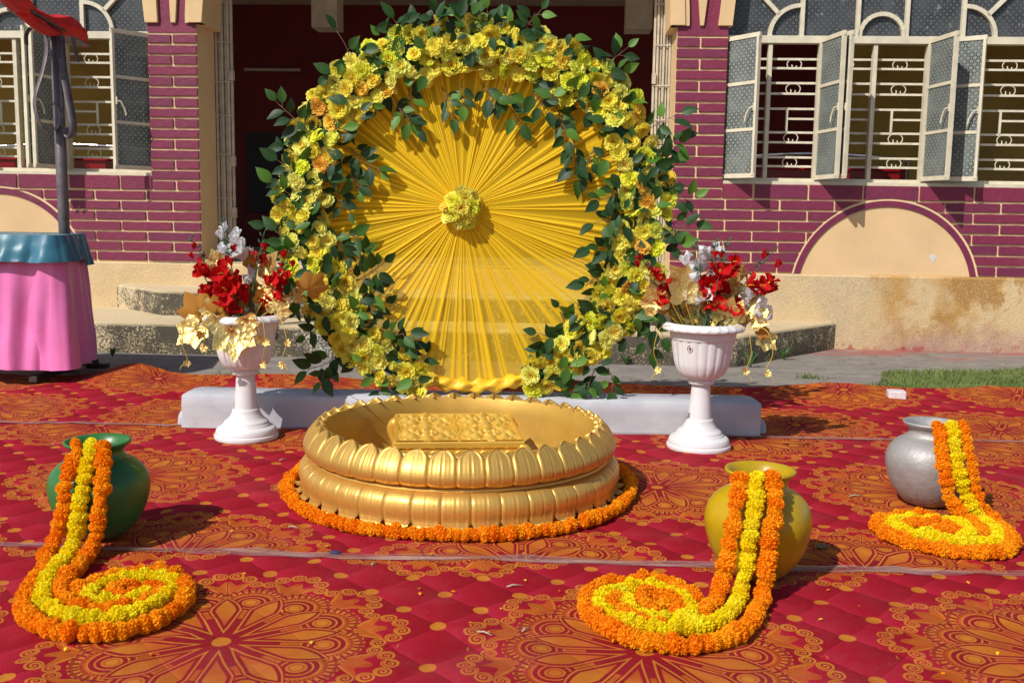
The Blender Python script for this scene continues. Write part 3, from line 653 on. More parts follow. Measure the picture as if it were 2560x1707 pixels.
# ------------------------------------------------------------------ printed carpet
PX, PY = 1.085, .955
def carpet_print():
    M = Mat('printed_carpet', .82, 0, .25)
    x, y, z = M.xyz()
    wob = M.noise(2.5, 2); wob2 = M.noise(2.5, 2, .5, M.scaled((1, 1, 1), M.coord()))
    x = x + (M.noise(1.7, 2) - .5) * .03; y = y + (M.noise(2.1, 2) - .5) * .03
    j = (y / PY).rnd(); dy = y - j * PY
    xs = x + j * (-.5 * PX); i = (xs / PX).rnd(); dx = xs - i * PX
    r = (dx * dx + dy * dy).sqrt(); th = dy.m('ARCTAN2', dx)
    sec = PI / 6
    m = th.mod(sec) - sec / 2
    a = r * m.cos(); b = (r * m.sin()).abs()
    n1 = M.noise(9, 4, .6); n2 = M.noise(160, 3, .6)
    # quilt print
    AX, AY = .217, .239
    u = x / AX + y / AY; v = x / AX - y / AY
    fu = u.mod(1.0); fv = v.mod(1.0)
    g = ((1.0 - fu) * .55 + (1.0 - fv) * .45 + (n1 - .5) * .35).clamp()
    red = M.ramp(g, [(.05, (.205, .0024, .0085)), (.55, (.280, .0042, .015)), (1.0, (.360, .0120, .031))])
    du = (fu - fu.rnd()); dv = (fv - fv.rnd())
    ddx = (du + dv) * (AX / 2); ddy = (du - dv) * (AY / 2)
    dot = ((ddx * ddx + ddy * ddy).sqrt()).lt(.0215) * r.gt(.452)
    n3 = M.noise(3.5, 3)
    gold = M.ramp(n1, [(.3, (.44, .155, .012)), (.7, (.54, .225, .018))])
    orange = M.ramp(n1, [(.3, (.36, .062, .006)), (.7, (.46, .125, .009))])
    deep = M.rgb((.205, .008, .011))
    c = M.mix(dot, red, gold)
    # fan leaf on the axis beyond each petal
    fx = a - .300; fr = (fx * fx + b * b).sqrt(); fa = b.m('ARCTAN2', fx)
    fan = (fr.lt(.108 + (fa * 11.0).cos() * .016)) * fa.lt(.62) * (fx.gt(.0))
    c = M.mix(fan, c, orange)
    rib = ((fa * 11.0).cos() + (fr * -7.0)).gt(.25) * fan
    c = M.mix(rib * .8, c, gold)
    # scrolls
    for ca, cb, R in ((.459, .024, .0225), (.432, .063, .0225), (.390, .083, .021)):
        ex = a - ca; ey = b - cb; d = (ex * ex + ey * ey).sqrt() / R
        ang = ey.m('ARCTAN2', ex) / (2 * PI)
        sp = (d + ang * .5).mod(.5)
        ring = d.lt(1.0) * (sp.gt(.25)) + (d - .92).abs().lt(.11)
        c = M.mix(ring.clamp(), c, gold)
    # scallops between the petals: a fringed fan, then nested crescents
    ex = a - .253; ey = b - .0678; d = (ex * ex + ey * ey).sqrt(); ang = ey.m('ARCTAN2', ex)
    tick = (ang * 27.0).sin()
    c = M.mix(d.lt(.104), c, deep)
    c = M.mix(d.lt(.104) * tick.gt(-.1), c, gold)
    c = M.mix(d.gt(.090) * d.lt(.100) * tick.gt(.35), c, deep)
    c = M.mix(d.lt(.076), c, orange); c = M.mix(((d - .070).abs().lt(.004)) * ((ang * 40.0).sin().gt(.1)), c, deep)
    c = M.mix(r.lt(.268), c, orange)
    for lim, cc in ((.060, gold), (.055, deep), (.042, gold), (.037, deep), (.026, gold), (.021, orange), (.015, gold)):
        c = M.mix(d.lt(lim), c, cc)
    # petals
    s_ = ((a - .03) / .278).clamp()
    w = ((a - .036) * .275).min((1.0 - ((a - .185) / .122).clamp().pow(2.2)) * .0475)
    t = b - w
    c = M.mix(t.lt(.0015), c, deep); c = M.mix(t.lt(-.003), c, gold); c = M.mix(t.lt(-.0085), c, deep)
    c = M.mix(t.lt(-.0185), c, M.mix((s_ * 1.6 - .45).clamp(), orange, gold))
    gap = r.lt(.150) * t.gt(.0015)
    c = M.mix(gap, c, deep)
    c = M.mix(r.lt(.034), c, deep); c = M.mix(r.lt(.024), c, gold)
    # scuffs, dust and pile
    c = M.mix(((M.noise(2.0, 5, .65) - .42) * 2.0).clamp() * .42 + .20, c, red)
    worn = ((M.noise(5.5, 7, .75) - .54) * 5).clamp()
    c = M.mix(worn * .20, c, (.20, .05, .04))
    dust = ((M.noise(2.2, 6, .7) - .50) * 2.2).clamp()
    c = M.mix(dust * .22, c, (.36, .15, .16))
    c = M.mix(((n2 - .60) * 6).clamp() * .22, c, (.46, .16, .13))
    c = M.mix(((.40 - n2) * 6).clamp() * .40, c, (.08, .002, .004))
    M.color(c); M.p.inputs['Specular IOR Level'].default_value = .12
    puff = (fu * (1.0 - fu) * fv * (1.0 - fv)) * 16.0
    M.bump(M.noise(350, 3) * .35 + M.noise(14, 3) * .8 + puff.pow(.6) * 1.1, .45, .006)
    return M.m
M_carpet = carpet_print()
def seam1(x): return 4.962 - .016 * x + .012 * math.sin(x * 2.3)
def seam2(x): return 3.066 - .033 * x + .010 * math.sin(x * 3.1 + 1)
def far_edge(x): return 6.40 + .05 * math.sin(x * 1.9 + .4) + .03 * math.sin(x * 4.3) - .012 * x
def ripple(x, y):
    z = .005 * noise.noise((x * 1.6, y * 2.2, 4.0)) + .0032 * noise.noise((x * 5, y * 6, 1.0))
    cr = 1 - abs(noise.noise((x * .9 + 3, y * 2.6, 9.0))) * 9
    if cr > 0: z += .008 * cr * cr
    cr = 1 - abs(noise.noise((x * 1.7 + 8, y * 1.1 + x * .6, 2.0))) * 11
    if cr > 0: z += .006 * cr * cr
    return z
def carpet(lo, hi, x0, x1, origin, rot, nx, ny, lift, zf):
    c, s = math.cos(-rot), math.sin(-rot); vs = []
    for jj in range(ny):
        for ii in range(nx):
            x = x0 + (x1 - x0) * ii / (nx - 1); t = jj / (ny - 1); y = lo(x) + (hi(x) - lo(x)) * t
            z = lift + zf(x, y, t); dx, dy = x - origin[0], y - origin[1]
            vs.append((dx * c - dy * s, dx * s + dy * c, z))
    fs = [(q * nx + i, q * nx + i + 1, (q + 1) * nx + i + 1, (q + 1) * nx + i) for q in range(ny - 1) for i in range(nx - 1)]
    o = put('carpet', mesh('carpet', vs, fs, M_carpet, True))
    o.location = (origin[0], origin[1], 0); o.rotation_euler = (0, 0, rot)
    return o
def back_wave(x, y, t):
    e = max(0, (t - .45) / .55) ** 1.6
    w = .5 + .5 * math.sin(x * 3.9 + .6) * math.cos(x * 1.3)
    hump = .075 * math.exp(-((x + 2.5) / .2) ** 2) + .04 * math.exp(-((x + 1.5) / .5) ** 2) + .05 * math.exp(-((x - 2.1) / .35) ** 2) + .03 * math.exp(-((x - 3.2) / .5) ** 2)
    return ripple(x, y) + e * (.022 * w + hump) + .006 * noise.noise((x * 2.2, y * 3, 0)) * min(1, 2 * t)
FLAT = .008
tag(carpet(lambda x: 1.0, lambda x: seam2(x) + .004, -2.8, 2.8, (-.732, 2.429), rad(-1.2), 110, 60, FLAT, lambda x, y, t: ripple(x, y)),
    'nearest strip of red carpet printed with golden medallions', 'carpet', 'strips of printed carpet')
tag(carpet(lambda x: seam2(x) - .0, lambda x: seam1(x) + .004, -3.6, 3.6, (.036, 3.022), rad(-1.2), 140, 60, FLAT - .0015, lambda x, y, t: ripple(x, y)),
    'middle strip of red medallion carpet under the golden basin', 'carpet', 'strips of printed carpet')
tag(carpet(lambda x: seam1(x), far_edge, -4.4, 5.0, (1.527, 5.237), rad(-1.2), 200, 60, FLAT, back_wave),
    'farthest strip of red medallion carpet with a wavy rear edge', 'carpet', 'strips of printed carpet')
def tape_mat():
    M = Mat('clear_tape', .28, 0, .5)
    x, y, z = M.xyz()
    f = M.noise(3, 5, .6, M.scaled((1.2, 14, 1))); M.color(M.ramp(f, [(.3, (.26, .13, .12)), (.75, (.50, .38, .36))]))
    tr = M.n('ShaderNodeBsdfTransparent'); mx = M.n('ShaderNodeMixShader')
    M.link(((f - .30) * 1.5 + .10).clamp(), mx.inputs[0]); M.link(tr.outputs[0], mx.inputs[1]); M.link(M.p.outputs[0], mx.inputs[2]); M.link(mx.outputs[0], M.out.inputs[0])
    M.bump(M.noise(8, 3, .5, M.scaled((1, 10, 1))), .5, .004)
    return M.m
M_tape = tape_mat()
def tape(fn, x0, x1, w, label):
    n = 160; vs = []
    for i in range(n):
        x = x0 + (x1 - x0) * i / (n - 1); y = fn(x)
        wa = w * (.5 + .12 * noise.noise((x * 4, 0, 0))); wb = w * (.5 + .12 * noise.noise((x * 4, 7, 0)))
        for k, off in enumerate((-wa, -.2 * wa, .2 * wb, wb)):
            vs.append((x, y + off, FLAT + ripple(x, y + off) + .0042 + (.0035 if k in (1, 2) else .0) + .0012 * noise.noise((x * 9, k, 3))))
    fs = [(4 * i + k, 4 * i + 4 + k, 4 * i + 5 + k, 4 * i + 1 + k) for i in range(n - 1) for k in range(3)]
    tag(put('tape', mesh('tape', vs, fs, M_tape, True)), label, 'tape')
tape(seam2, -2.2, 2.2, .055, 'clear tape over the carpet seam in front of the basin')
tape(seam1, -3.2, 3.4, .045, 'clear tape over the carpet seam along the white plinth')

# ------------------------------------------------------------------ grass at the pavement edge
def grass_mat():
    M = Mat('grass_blades', .6, 0, .3)
    f = M.noise(5, 3); M.color(M.ramp(f, [(.3, (.075, .115, .022)), (.7, (.17, .20, .055))]))
    return M.m
M_grass = grass_mat()
rg = random.Random(5); gv = []; gf = []
def blades(n, fx, h0, h1):
    for _ in range(n):
        x, y = fx(); h = rg.uniform(h0, h1); a = rg.uniform(0, PI); w = rg.uniform(.0025, .005)
        lx, ly = rg.uniform(-.5, .5) * h, rg.uniform(-.5, .5) * h; b = len(gv); z = 0
        gv.extend([(x - w * math.cos(a), y - w * math.sin(a), z), (x + w * math.cos(a), y + w * math.sin(a), z), (x + lx * .4 + w * .7 * math.cos(a), y + ly * .4 + w * .7 * math.sin(a), z + h * .6), (x + lx, y + ly, z + h)])
        gf.extend([(b, b + 1, b + 2), (b, b + 2, b + 3)])
def patch():
    while True:
        x, y = rg.uniform(2.1, 6.2), rg.uniform(6.3, 7.5)
        lim = 7.30 + .10 * math.sin(x * 1.7) + .1 * noise.noise((x * 3, 0, 0)) + .05 * (x - 3); left = 2.42 + .55 * (y - 6.55) + .14 * noise.noise((y * 5, 2, 0))
        if y < lim and x > left: return x, y
blades(26000, patch, .02, .055)
blades(160, lambda: (rg.gauss(-1.78, .09), rg.gauss(6.5, .03)), .03, .07)
blades(60, lambda: (rg.gauss(2.1, .06), rg.gauss(6.9, .03)), .02, .05)
tag(put('grass', mesh('grass', gv, gf, M_grass)), 'patch of short green grass behind the carpet on the right', 'grass', kind='stuff')

# ------------------------------------------------------------------ cloth covered plinth under the ring
def white_cloth():
    M = Mat('white_cloth', .75, 0, .25)
    f = M.noise(6, 5); M.color(M.ramp(f, [(.3, (.36, .36, .385)), (.7, (.47, .47, .49))]))
    M.bump(M.noise(3, 3, .5, M.scaled((1.2, 3, 3))) + M.noise(300, 2) * .01, .30, .02); return M.m
M_wcloth = white_cloth()
pv = MB()
def plinth_fn():
    x0, x1, y0, y1, h = -1.672, 1.270, 4.966, 5.20, .172
    prof = [(y0 - .004, 0.0), (y0, .05), (y0 - .003, .11), (y0, h - .012), (y0 + .012, h), ((y0 + y1) / 2, h + .001), (y1 - .012, h), (y1, h - .012), (y1, 0.0)]
    nx = 90; b = MB(); vs = []
    for i in range(nx):
        x = x0 + (x1 - x0) * i / (nx - 1); e = .012 if i in (0, nx - 1) else 0
        for (y, z) in prof:
            w = .0035 * noise.noise((x * 5, y * 7, z * 9)) + (.004 * noise.noise((x * 14, 3, z * 20)) if abs(x - x0) < .5 else 0)
            vs.append((x + w, y + w + (e if y < 5.08 else -e) * .6, max(0, z + (w * .5 if z > .16 else 0) - (e * .5 if z > .15 else 0)) + .006))
    m = len(prof)
    b.add(vs, [(i * m + k, (i + 1) * m + k, (i + 1) * m + k + 1, i * m + k + 1) for i in range(nx - 1) for k in range(m - 1)])
    b.add([vs[k] for k in range(m)], [tuple(range(m))]); b.add([vs[(nx - 1) * m + k] for k in range(m)], [tuple(reversed(range(m)))])
    return b
pbase = plinth_fn().build('plinth_block', M_wcloth, None, True); autosmooth(pbase, 50)
tag(pbase, 'long low white cloth-covered block under the floral ring', 'plinth')
kn = MB()
for k in range(14):
    a0, a1 = 2 * PI * k / 14, 2 * PI * (k + 1) / 14
for sx, cx in ((1, 1.29), (-1, -1.69)):
    b = MB().lathe([(.001, .075), (.018, .068), (.03, .045), (.034, .02), (.036, .0)], 12, (cx, 5.06, .004), lambda r, z, a, j: r * (1 + .2 * math.sin(5 * a)))
    b.build('knotted_cloth', M_wcloth, pbase, True)

# ------------------------------------------------------------------ floral ring backdrop
RC = Vector((-.201, 5.12, 1.082)); RR_ = .862
ring = empty('floral_ring', (RC.x, RC.y, .178))
tag(ring, 'round backdrop of pleated yellow cloth wreathed in yellow flowers and green leaves', 'backdrop')
OZ = RC.z - .178                                        # ring centre in the ring's own frame
def fabric_mat():
    M = Mat('yellow_net_cloth', .7, 0, .2)
    at = M.n('ShaderNodeAttribute', attribute_name='layers'); lay = S(M.t, at.outputs['Fac'])
    f = M.noise(30, 3)
    base = M.ramp(lay, [(0.0, (.88, .56, .014)), (1.0, (.96, .61, .018))])  # fold shading put into the colour: flats darker, gathers brighter
    weave = M.noise(420, 2)
    M.color(M.mix(((f - .5) * .8).clamp(), base, (.84, .50, .012)))
    M.bump(weave, .12, .002)
    tl = M.n('ShaderNodeBsdfTranslucent'); M.link(base, tl.inputs[0])
    mx = M.n('ShaderNodeMixShader'); mx.inputs[0].default_value = .34
    M.link(M.p.outputs[0], mx.inputs[1]); M.link(tl.outputs[0], mx.inputs[2])
    tr = M.n('ShaderNodeBsdfTransparent'); tr.inputs[0].default_value = (1, .86, .35, 1)
    m2 = M.n('ShaderNodeMixShader'); M.link((lay * .48 + .55 + (weave - .5) * .1).clamp(), m2.inputs[0])
    M.link(tr.outputs[0], m2.inputs[1]); M.link(mx.outputs[0], m2.inputs[2]); M.link(m2.outputs[0], M.out.inputs[0])
    return M.m
M_fabric = fabric_mat()
rc_ = random.Random(21)
ROS = Vector((-.061, 0, .051))
NA, NR = 2160, 16
cords = []
a = 0.0
while a < 360:
    low = math.exp(-(((a - 270 + 180) % 360 - 180) / 48.0) ** 2)
    for q in range(rc_.choice((1, 2, 2, 3, 3, 4, 5))):
        wd = rc_.choice((.45, .6, .75, .9, 1.2, 1.6))
        cords.append((a, rc_.uniform(.45, 1.0) * (.6 + .5 * wd), wd))
        a += wd * rc_.uniform(1.7, 2.6)
    a += rc_.choice((.4, 1.2, 2.2, 3.6)) * rc_.uniform(.7, 1.3) + low * rc_.uniform(.4, 2.6)
ang_h = [0.0] * NA; ang_l = [0.0] * NA
for ca, am, wd in cords:
    k0 = int(ca / 360 * NA)
    for k in range(k0 - 30, k0 + 31):
        d = (k / NA * 360 - ca); g = math.exp(-(d / wd) ** 2)
        ang_h[k % NA] = max(ang_h[k % NA], am * g); ang_l[k % NA] = max(ang_l[k % NA], math.exp(-(d / (wd * .72)) ** 2))
vs = []; lay = []
for q in range(NR):
    t = (q / (NR - 1)) ** 1.15
    for k in range(NA):
        th = 2 * PI * k / NA; dx, dz = math.cos(th), math.sin(th)
        bq = ROS.x * dx + ROS.z * dz; cq = ROS.x ** 2 + ROS.z ** 2 - RR_ ** 2
        R = -bq + math.sqrt(bq * bq - cq); r = .045 + (R - .045) * t
        wig = .05 * t * (1 - t) * noise.noise((math.cos(th) * 5, math.sin(th) * 5, 2.0))
        kk = int(k + 9 * t * noise.noise((dx * 9, dz * 9, 5.0))) % NA; fade = .55 + .45 * noise.noise((dx * 16, dz * 16, t * 1.5)) * 1.6
        hgt = ang_h[kk] * (.004 + .0155 * t) * max(.15, fade) + .010 * t * (1 - t) * noise.noise((dx * 4, dz * 4, t * 2))
        vs.append((ROS.x + r * dx - wig * dz, -.012 - hgt - .022 * (1 - t) ** 2, OZ + ROS.z + r * dz + wig * dx))
        lay.append(min(1, ang_l[kk] * .92 + .35 * (1 - t) ** 2))
fs = [(q * NA + k, q * NA + (k + 1) % NA, (q + 1) * NA + (k + 1) % NA, (q + 1) * NA + k) for q in range(NR - 1) for k in range(NA)]
me = mesh('pleated_cloth', vs, fs, M_fabric, True)
at = me.attributes.new('layers', 'FLOAT', 'POINT'); at.data.foreach_set('value', lay)
put('pleated_cloth', me, ring)
M_dark = simple('dark_metal', (.05, .05, .055), .45, .6)
M_yroll = simple('yellow_satin', (.82, .46, .02), .45, 0, .12, 8)
circ = [(RR_ * math.cos(2 * PI * k / 72), 0, OZ + RR_ * math.sin(2 * PI * k / 72)) for k in range(73)]
MB().tube(circ, .013, 8, False).build('ring_frame', M_dark, ring, True)
M_vinegreen = simple('teal_foam', (.015, .10, .085), .8)
for nm, a0, a1 in (('moss_sleeve', -72, 252),):
    P = [((RR_ + .0) * math.cos(rad(a0 + (a1 - a0) * k / 80)), -.03, OZ + RR_ * math.sin(rad(a0 + (a1 - a0) * k / 80))) for k in range(81)]
    MB().tube(P, .05, 8).build(nm, M_vinegreen, ring, True)
# twisted hem of cloth along the lowest arc
P = [(RR_ * math.cos(rad(-112 + 44 * k / 60)), -.045, OZ + (RR_ - .005) * math.sin(rad(-112 + 44 * k / 60))) for k in range(61)]
b = MB(); n = 14; vv = []
for i, p in enumerate(P):
    t = (Vector(P[min(i + 1, 60)]) - Vector(P[max(i - 1, 0)])).normalized(); u = Vector((0, -1, 0)); w = t.cross(u)
    for k in range(n):
        a = 2 * PI * k / n; rr = .030 * (1 + .30 * math.sin(3 * a + i * .55) + .12 * math.sin(5 * a - i * .3) + .18 * math.sin(i * .8))
        vv.append(Vector(p) + (u * math.cos(a) + w * math.sin(a)) * rr)
b.add(vv, [(i * n + k, i * n + (k + 1) % n, (i + 1) * n + (k + 1) % n, (i + 1) * n + k) for i in range(60) for k in range(n)])
b.build('twisted_hem', M_yroll, ring, True)

# flowers
def petal_grid(vs, fs, L, W, base, elev, az, ruffle, rng, nu=5, nv=4, cup=.15, notch=.06):
    """one petal leaving the flower centre; flower axis is +Z"""
    b = len(vs); ph = rng.uniform(0, 6.28); ce, se = math.cos(elev), math.sin(elev); ca, sa = math.cos(az), math.sin(az)
    for j in range(nv):
        t = j / (nv - 1)
        for i in range(nu):
            u = i / (nu - 1) * 2 - 1
            wd = W * (.25 + .75 * math.sin(min(t * 1.25, 1) * PI / 2)) * (1 - .25 * max(0, t - .75) / .25 * abs(u))
            l = L * t * (1 - .10 * u * u) + (rng.uniform(-notch, notch) * L if j == nv - 1 else 0)
            n_ = ruffle * t * t * math.sin(u * 7.5 + ph) + cup * L * (u * u) * t - .10 * L * t * t
            x_, y_, z_ = u * wd, l, n_
            yy = y_ * ce - z_ * se; zz = y_ * se + z_ * ce
            vs.append((base * ca + yy * ca - x_ * sa, base * sa + yy * sa + x_ * ca, zz))
    for j in range(nv - 1):
        for i in range(nu - 1): fs.append((b + j * nu + i, b + j * nu + i + 1, b + (j + 1) * nu + i + 1, b + (j + 1) * nu + i))
def carnation(seed, mat):
    rng = random.Random(seed); vs = []; fs = []
    for n, el, L, W, base in ((8, 10, .92, .52, .05), (8, 24, .86, .46, .05), (7, 38, .74, .40, .04), (6, 54, .60, .32, .02), (4, 74, .46, .22, .01)):
        for k in range(n):
            petal_grid(vs, fs, L * rng.uniform(.85, 1.1), W * rng.uniform(.8, 1.15), base, rad(el + rng.uniform(-11, 11)), 2 * PI * (k + rng.uniform(-.3, .3)) / n, .10, rng, 7, 4)
    return mesh('carnation', vs, fs, mat, True)
def flower_mat(name, stops, trans=.30, center=None):
    M = Mat(name, .75, 0, .2)
    c = M.ramp(M.rnd(), stops)
    if center:
        x, y, z = M.xyz(); r = (x * x + y * y).sqrt()
        c = M.mix(((.50 - r) * 2.2).clamp() * ((M.rnd() * 7.13).mod(1.0).gt(.45)) * .75, c, center)
    M.color(c); M.bump(M.noise(9, 3), .25, .05)
    tl = M.n('ShaderNodeBsdfTranslucent'); M.link(c, tl.inputs[0]); mx = M.n('ShaderNodeMixShader'); mx.inputs[0].default_value = trans
    M.link(M.p.outputs[0], mx.inputs[1]); M.link(tl.outputs[0], mx.inputs[2]); M.link(mx.outputs[0], M.out.inputs[0])
    return M.m
M_carn = flower_mat('yellow_silk_petals', [(0, (.96, .90, .10)), (.35, (.97, .87, .14)), (.6, (.95, .92, .28)), (.84, (.88, .92, .08)), (.95, (.97, .78, .12)), (1.0, (.96, .58, .10))], .45, (.96, .68, .05))
CARN = [carnation(s, M_carn) for s in (1, 2, 3, 4, 5)]
M_leafgreen = None
def leaf_mat():
    M = Mat('glossy_silk_leaf', .48, 0, .28)
    gi = M.n('ShaderNodeNewGeometry'); rn = (M.rnd() + S(M.t, gi.outputs['Random Per Island'])).mod(1.0)
    c = M.ramp(rn, [(0, (.014, .040, .014)), (.5, (.020, .060, .014)), (.75, (.040, .105, .014)), (.90, (.080, .19, .020)), (1, (.11, .23, .03))])
    x, y, z = M.xyz()
    vein = (x.abs().lt(.018)) + ((y * 9 - x.abs() * 7).mod(1.0)).lt(.10) * .5
    c = M.mix(vein.clamp() * .35, c, (.07, .13, .05))
    M.color(c)
    tl = M.n('ShaderNodeBsdfTranslucent'); M.link(M.mix(.5, c, (.10, .22, .01)), tl.inputs[0]); mx = M.n('ShaderNodeMixShader'); mx.inputs[0].default_value = .22
    M.link(M.p.outputs[0], mx.inputs[1]); M.link(tl.outputs[0], mx.inputs[2]); M.link(mx.outputs[0], M.out.inputs[0])
    return M.m
M_leaf = leaf_mat()
def leaf_mesh(seed):
    rng = random.Random(seed); vs = []; rows = [(0, .02), (.10, .17), (.25, .27), (.42, .30), (.60, .25), (.78, .15), (.92, .05), (1.0, .004)]
    bend = rng.uniform(.06, .22); tw = rng.uniform(-.25, .25)
    for t, w in rows:
        z = -bend * t * t
        for u in (-1, -.5, 0, .5, 1):
            zz = z + .20 * abs(u) * w + tw * u * w * t
            vs.append((u * w, t, zz))
    fs = [(j * 5 + i, j * 5 + i + 1, j * 5 + i + 6, j * 5 + i + 5) for j in range(len(rows) - 1) for i in range(4)]
    return mesh('leaf', vs, fs, M_leaf, True)
LEAF = [leaf_mesh(s) for s in range(4)]
M_twig = simple('brown_twig', (.14, .085, .06), .7)
rf = random.Random(77)
def band_pos(th, off): return Vector(((RR_ + off) * math.cos(th), 0, OZ + (RR_ + off) * math.sin(th)))
# flowers: even spread round the wreath (open at the bottom), larger share on the outer half
placed = []
tries = 0
while len(placed) < 245 and tries < 60000:
    tries += 1
    deg = rf.uniform(-70, 254); th = rad(deg)
    end = min(deg + 70, 254 - deg) / 40.0
    hw = .118 if end > 1 else .07 + .05 * max(0, end)
    off = rf.uniform(-hw, hw) + .020 * math.sin(th * 3)
    p = band_pos(th, off)
    if all((p - q).length > .056 for q in placed):
        placed.append(p)
        sc = rf.uniform(.044, .056)
        tilt = Vector((p.x * .45 + rf.gauss(0, .35), -1, (p.z - OZ) * .45 + rf.gauss(0, .35)))
        rise = -.055 - .055 * math.cos(min(1, abs(off) / .15) * PI / 2) + rf.uniform(-.015, .015)
        o = put('carnation', rf.choice(CARN), ring, frame((p.x, rise, p.z), Vector((rf.gauss(0, 1), rf.gauss(0, .3), rf.gauss(0, 1))), tilt, sc))
for k in range(15):
    if k == 0: d = Vector((0, -1, 0))
    elif k < 6: a = 2 * PI * k / 5; d = Vector((.62 * math.cos(a), -.78, .62 * math.sin(a)))
    else: a = 2 * PI * k / 9 + .2; d = Vector((.95 * math.cos(a), -.32, .95 * math.sin(a)))
    p = Vector((ROS.x, -.045, OZ + ROS.z)) + d * .072
    put('carnation', CARN[k % 5], ring, frame(p, Vector((rf.gauss(0, 1), 0, rf.gauss(0, 1))), d, .050))
# leaf sprays
leaf_n = 0; extra_v = []; extra_f = []
def add_leaf(parent, p, d, nrm, s):
    global leaf_n
    m = frame(p, d, nrm, s)
    if leaf_n < 298 + 1e9 * 0:
        put('leaf', LEAF[leaf_n % 4], parent, m)
    else:
        b = len(extra_v); me = LEAF[leaf_n % 4]
        extra_v.extend([m @ v.co for v in me.vertices]); extra_f.extend([tuple(i + b for i in f.vertices) for f in me.polygons])
    leaf_n += 1
def spray(x0, z0, x1, z1, n, ydep=-.085):
    if math.hypot(x1, z1) < math.hypot(x0, z0) - .02: ydep = -.05
    a = Vector((x0, ydep + .04, OZ + z0)); c = Vector((x1, ydep + rf.uniform(-.04, .01), OZ + z1)); d = c - a
    side = Vector((-d.z, 0, d.x)).normalized()
    mid = (a + c) / 2 + side * rf.uniform(-.03, .03) + Vector((0, -.03, 0))
    path = smooth_path([a, mid, c], .02)
    b = MB().tube(path, [.0028 * (1 - .5 * i / len(path)) for i in range(len(path))], 5)
    tips = []
    for k in range(n):
        t = .30 + .70 * k / max(1, n - 1); q = path[min(len(path) - 1, int(t * (len(path) - 1)))]
        sg = -1 if k % 2 else 1
        dd = d.normalized() * rf.uniform(.2, .9) + side * sg * rf.uniform(.5, 1.1) + Vector((0, rf.uniform(-.35, .10), 0)) + Vector((0, 0, -.22))
        if k == n - 1: dd = d.normalized() + side * rf.uniform(-.3, .3)
        dd.normalize(); st = q + dd * rf.uniform(.012, .03)
        b.tube([q, st], .0016, 4, False)
        tips.append((st, dd))
    o = b.build('leaf_spray', M_twig, ring, True)
    for st, dd in tips:
        nr = Vector((rf.gauss(0, .45), -1, rf.gauss(.25, .45)))
        add_leaf(o, st, dd, nr, rf.uniform(.060, .104))
for s_ in SPRAYS: spray(*s_)
# loose leaves tucked between the flowers: the deep ones become one foliage mass
leaf_n = 10 ** 6
for k in range(500):
    deg = rf.uniform(-68, 252); th = rad(deg); off = rf.uniform(-.16, .15); p = band_pos(th, off)
    front = rf.random() < .50
    p.y = (-.118 + rf.uniform(-.03, .02)) if front else rf.uniform(-.09, -.03)
    dd = Vector((rf.gauss(0, 1) + math.cos(th) * .3, rf.uniform(-.3, .2), rf.gauss(-.1, 1) + math.sin(th) * .3))
    add_leaf(ring, p, dd, Vector((rf.gauss(0, .5), -1, rf.gauss(.2, .5))), rf.uniform(.055, .10))
fo = put('foliage', mesh('foliage', extra_v, extra_f, M_leaf, True), ring); fo['kind'] = 'stuff'

# ------------------------------------------------------------------ golden lotus basin
def gold_paint(name, base=(.66, .39, .09), rough=.40, metal=.62, fine=0.0):
    M = Mat(name, rough, metal, .45)
    f = M.noise(5, 5, .6); g = M.noise(70, 3)
    c = M.ramp(f, [(.3, tuple(v * .84 for v in base)), (.7, tuple(min(1, v * 1.10) for v in base))])
    c = M.mix(((M.noise(22, 6, .75) - .62) * 6).clamp() * .28, c, tuple(v * .55 for v in base))
    c = M.mix(((M.noise(60, 4, .7) - .68) * 9).clamp() * .5, c, (.30, .22, .13))
    M.color(c)
    M.link(M.ramp(M.noise(11, 4), [(.3, (rough - .07,) * 3), (.7, (rough + .10,) * 3)]), M.p.inputs['Roughness'])
    if fine: M.bump(M.noise(260, 3) * .7 + M.noise(40, 3), fine, .004)
    else: M.bump(g + M.noise(9, 3) * 2, .10, .004)
    return M.m
M_gold = gold_paint('gold_paint')
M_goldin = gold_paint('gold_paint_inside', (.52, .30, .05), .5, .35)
basin = empty('lotus_basin', (-.200, 3.925, FLAT))
tag(basin, 'large round golden lotus-petal basin in the middle of the carpet', 'basin')
b = MB().lathe([(.02, .045), (.48, .045), (.515, .055), (.524, .10), (.535, .20), (.542, .262), (.548, .270), (.562, .266)], 96)
o = b.build('bowl_inside', M_goldin, basin, True)
b = MB().lathe([(.560, .266), (.578, .245), (.592, .20), (.588, .170), (.576, .165), (.582, .158), (.593, .153), (.595, .146), (.590, .140), (.580, .137), (.596, .120), (.610, .08), (.606, .03), (.60, .002)], 120)
o = b.build('bowl_body', M_gold, basin, True); autosmooth(o, 35)
NP = 38; HA = PI / NP
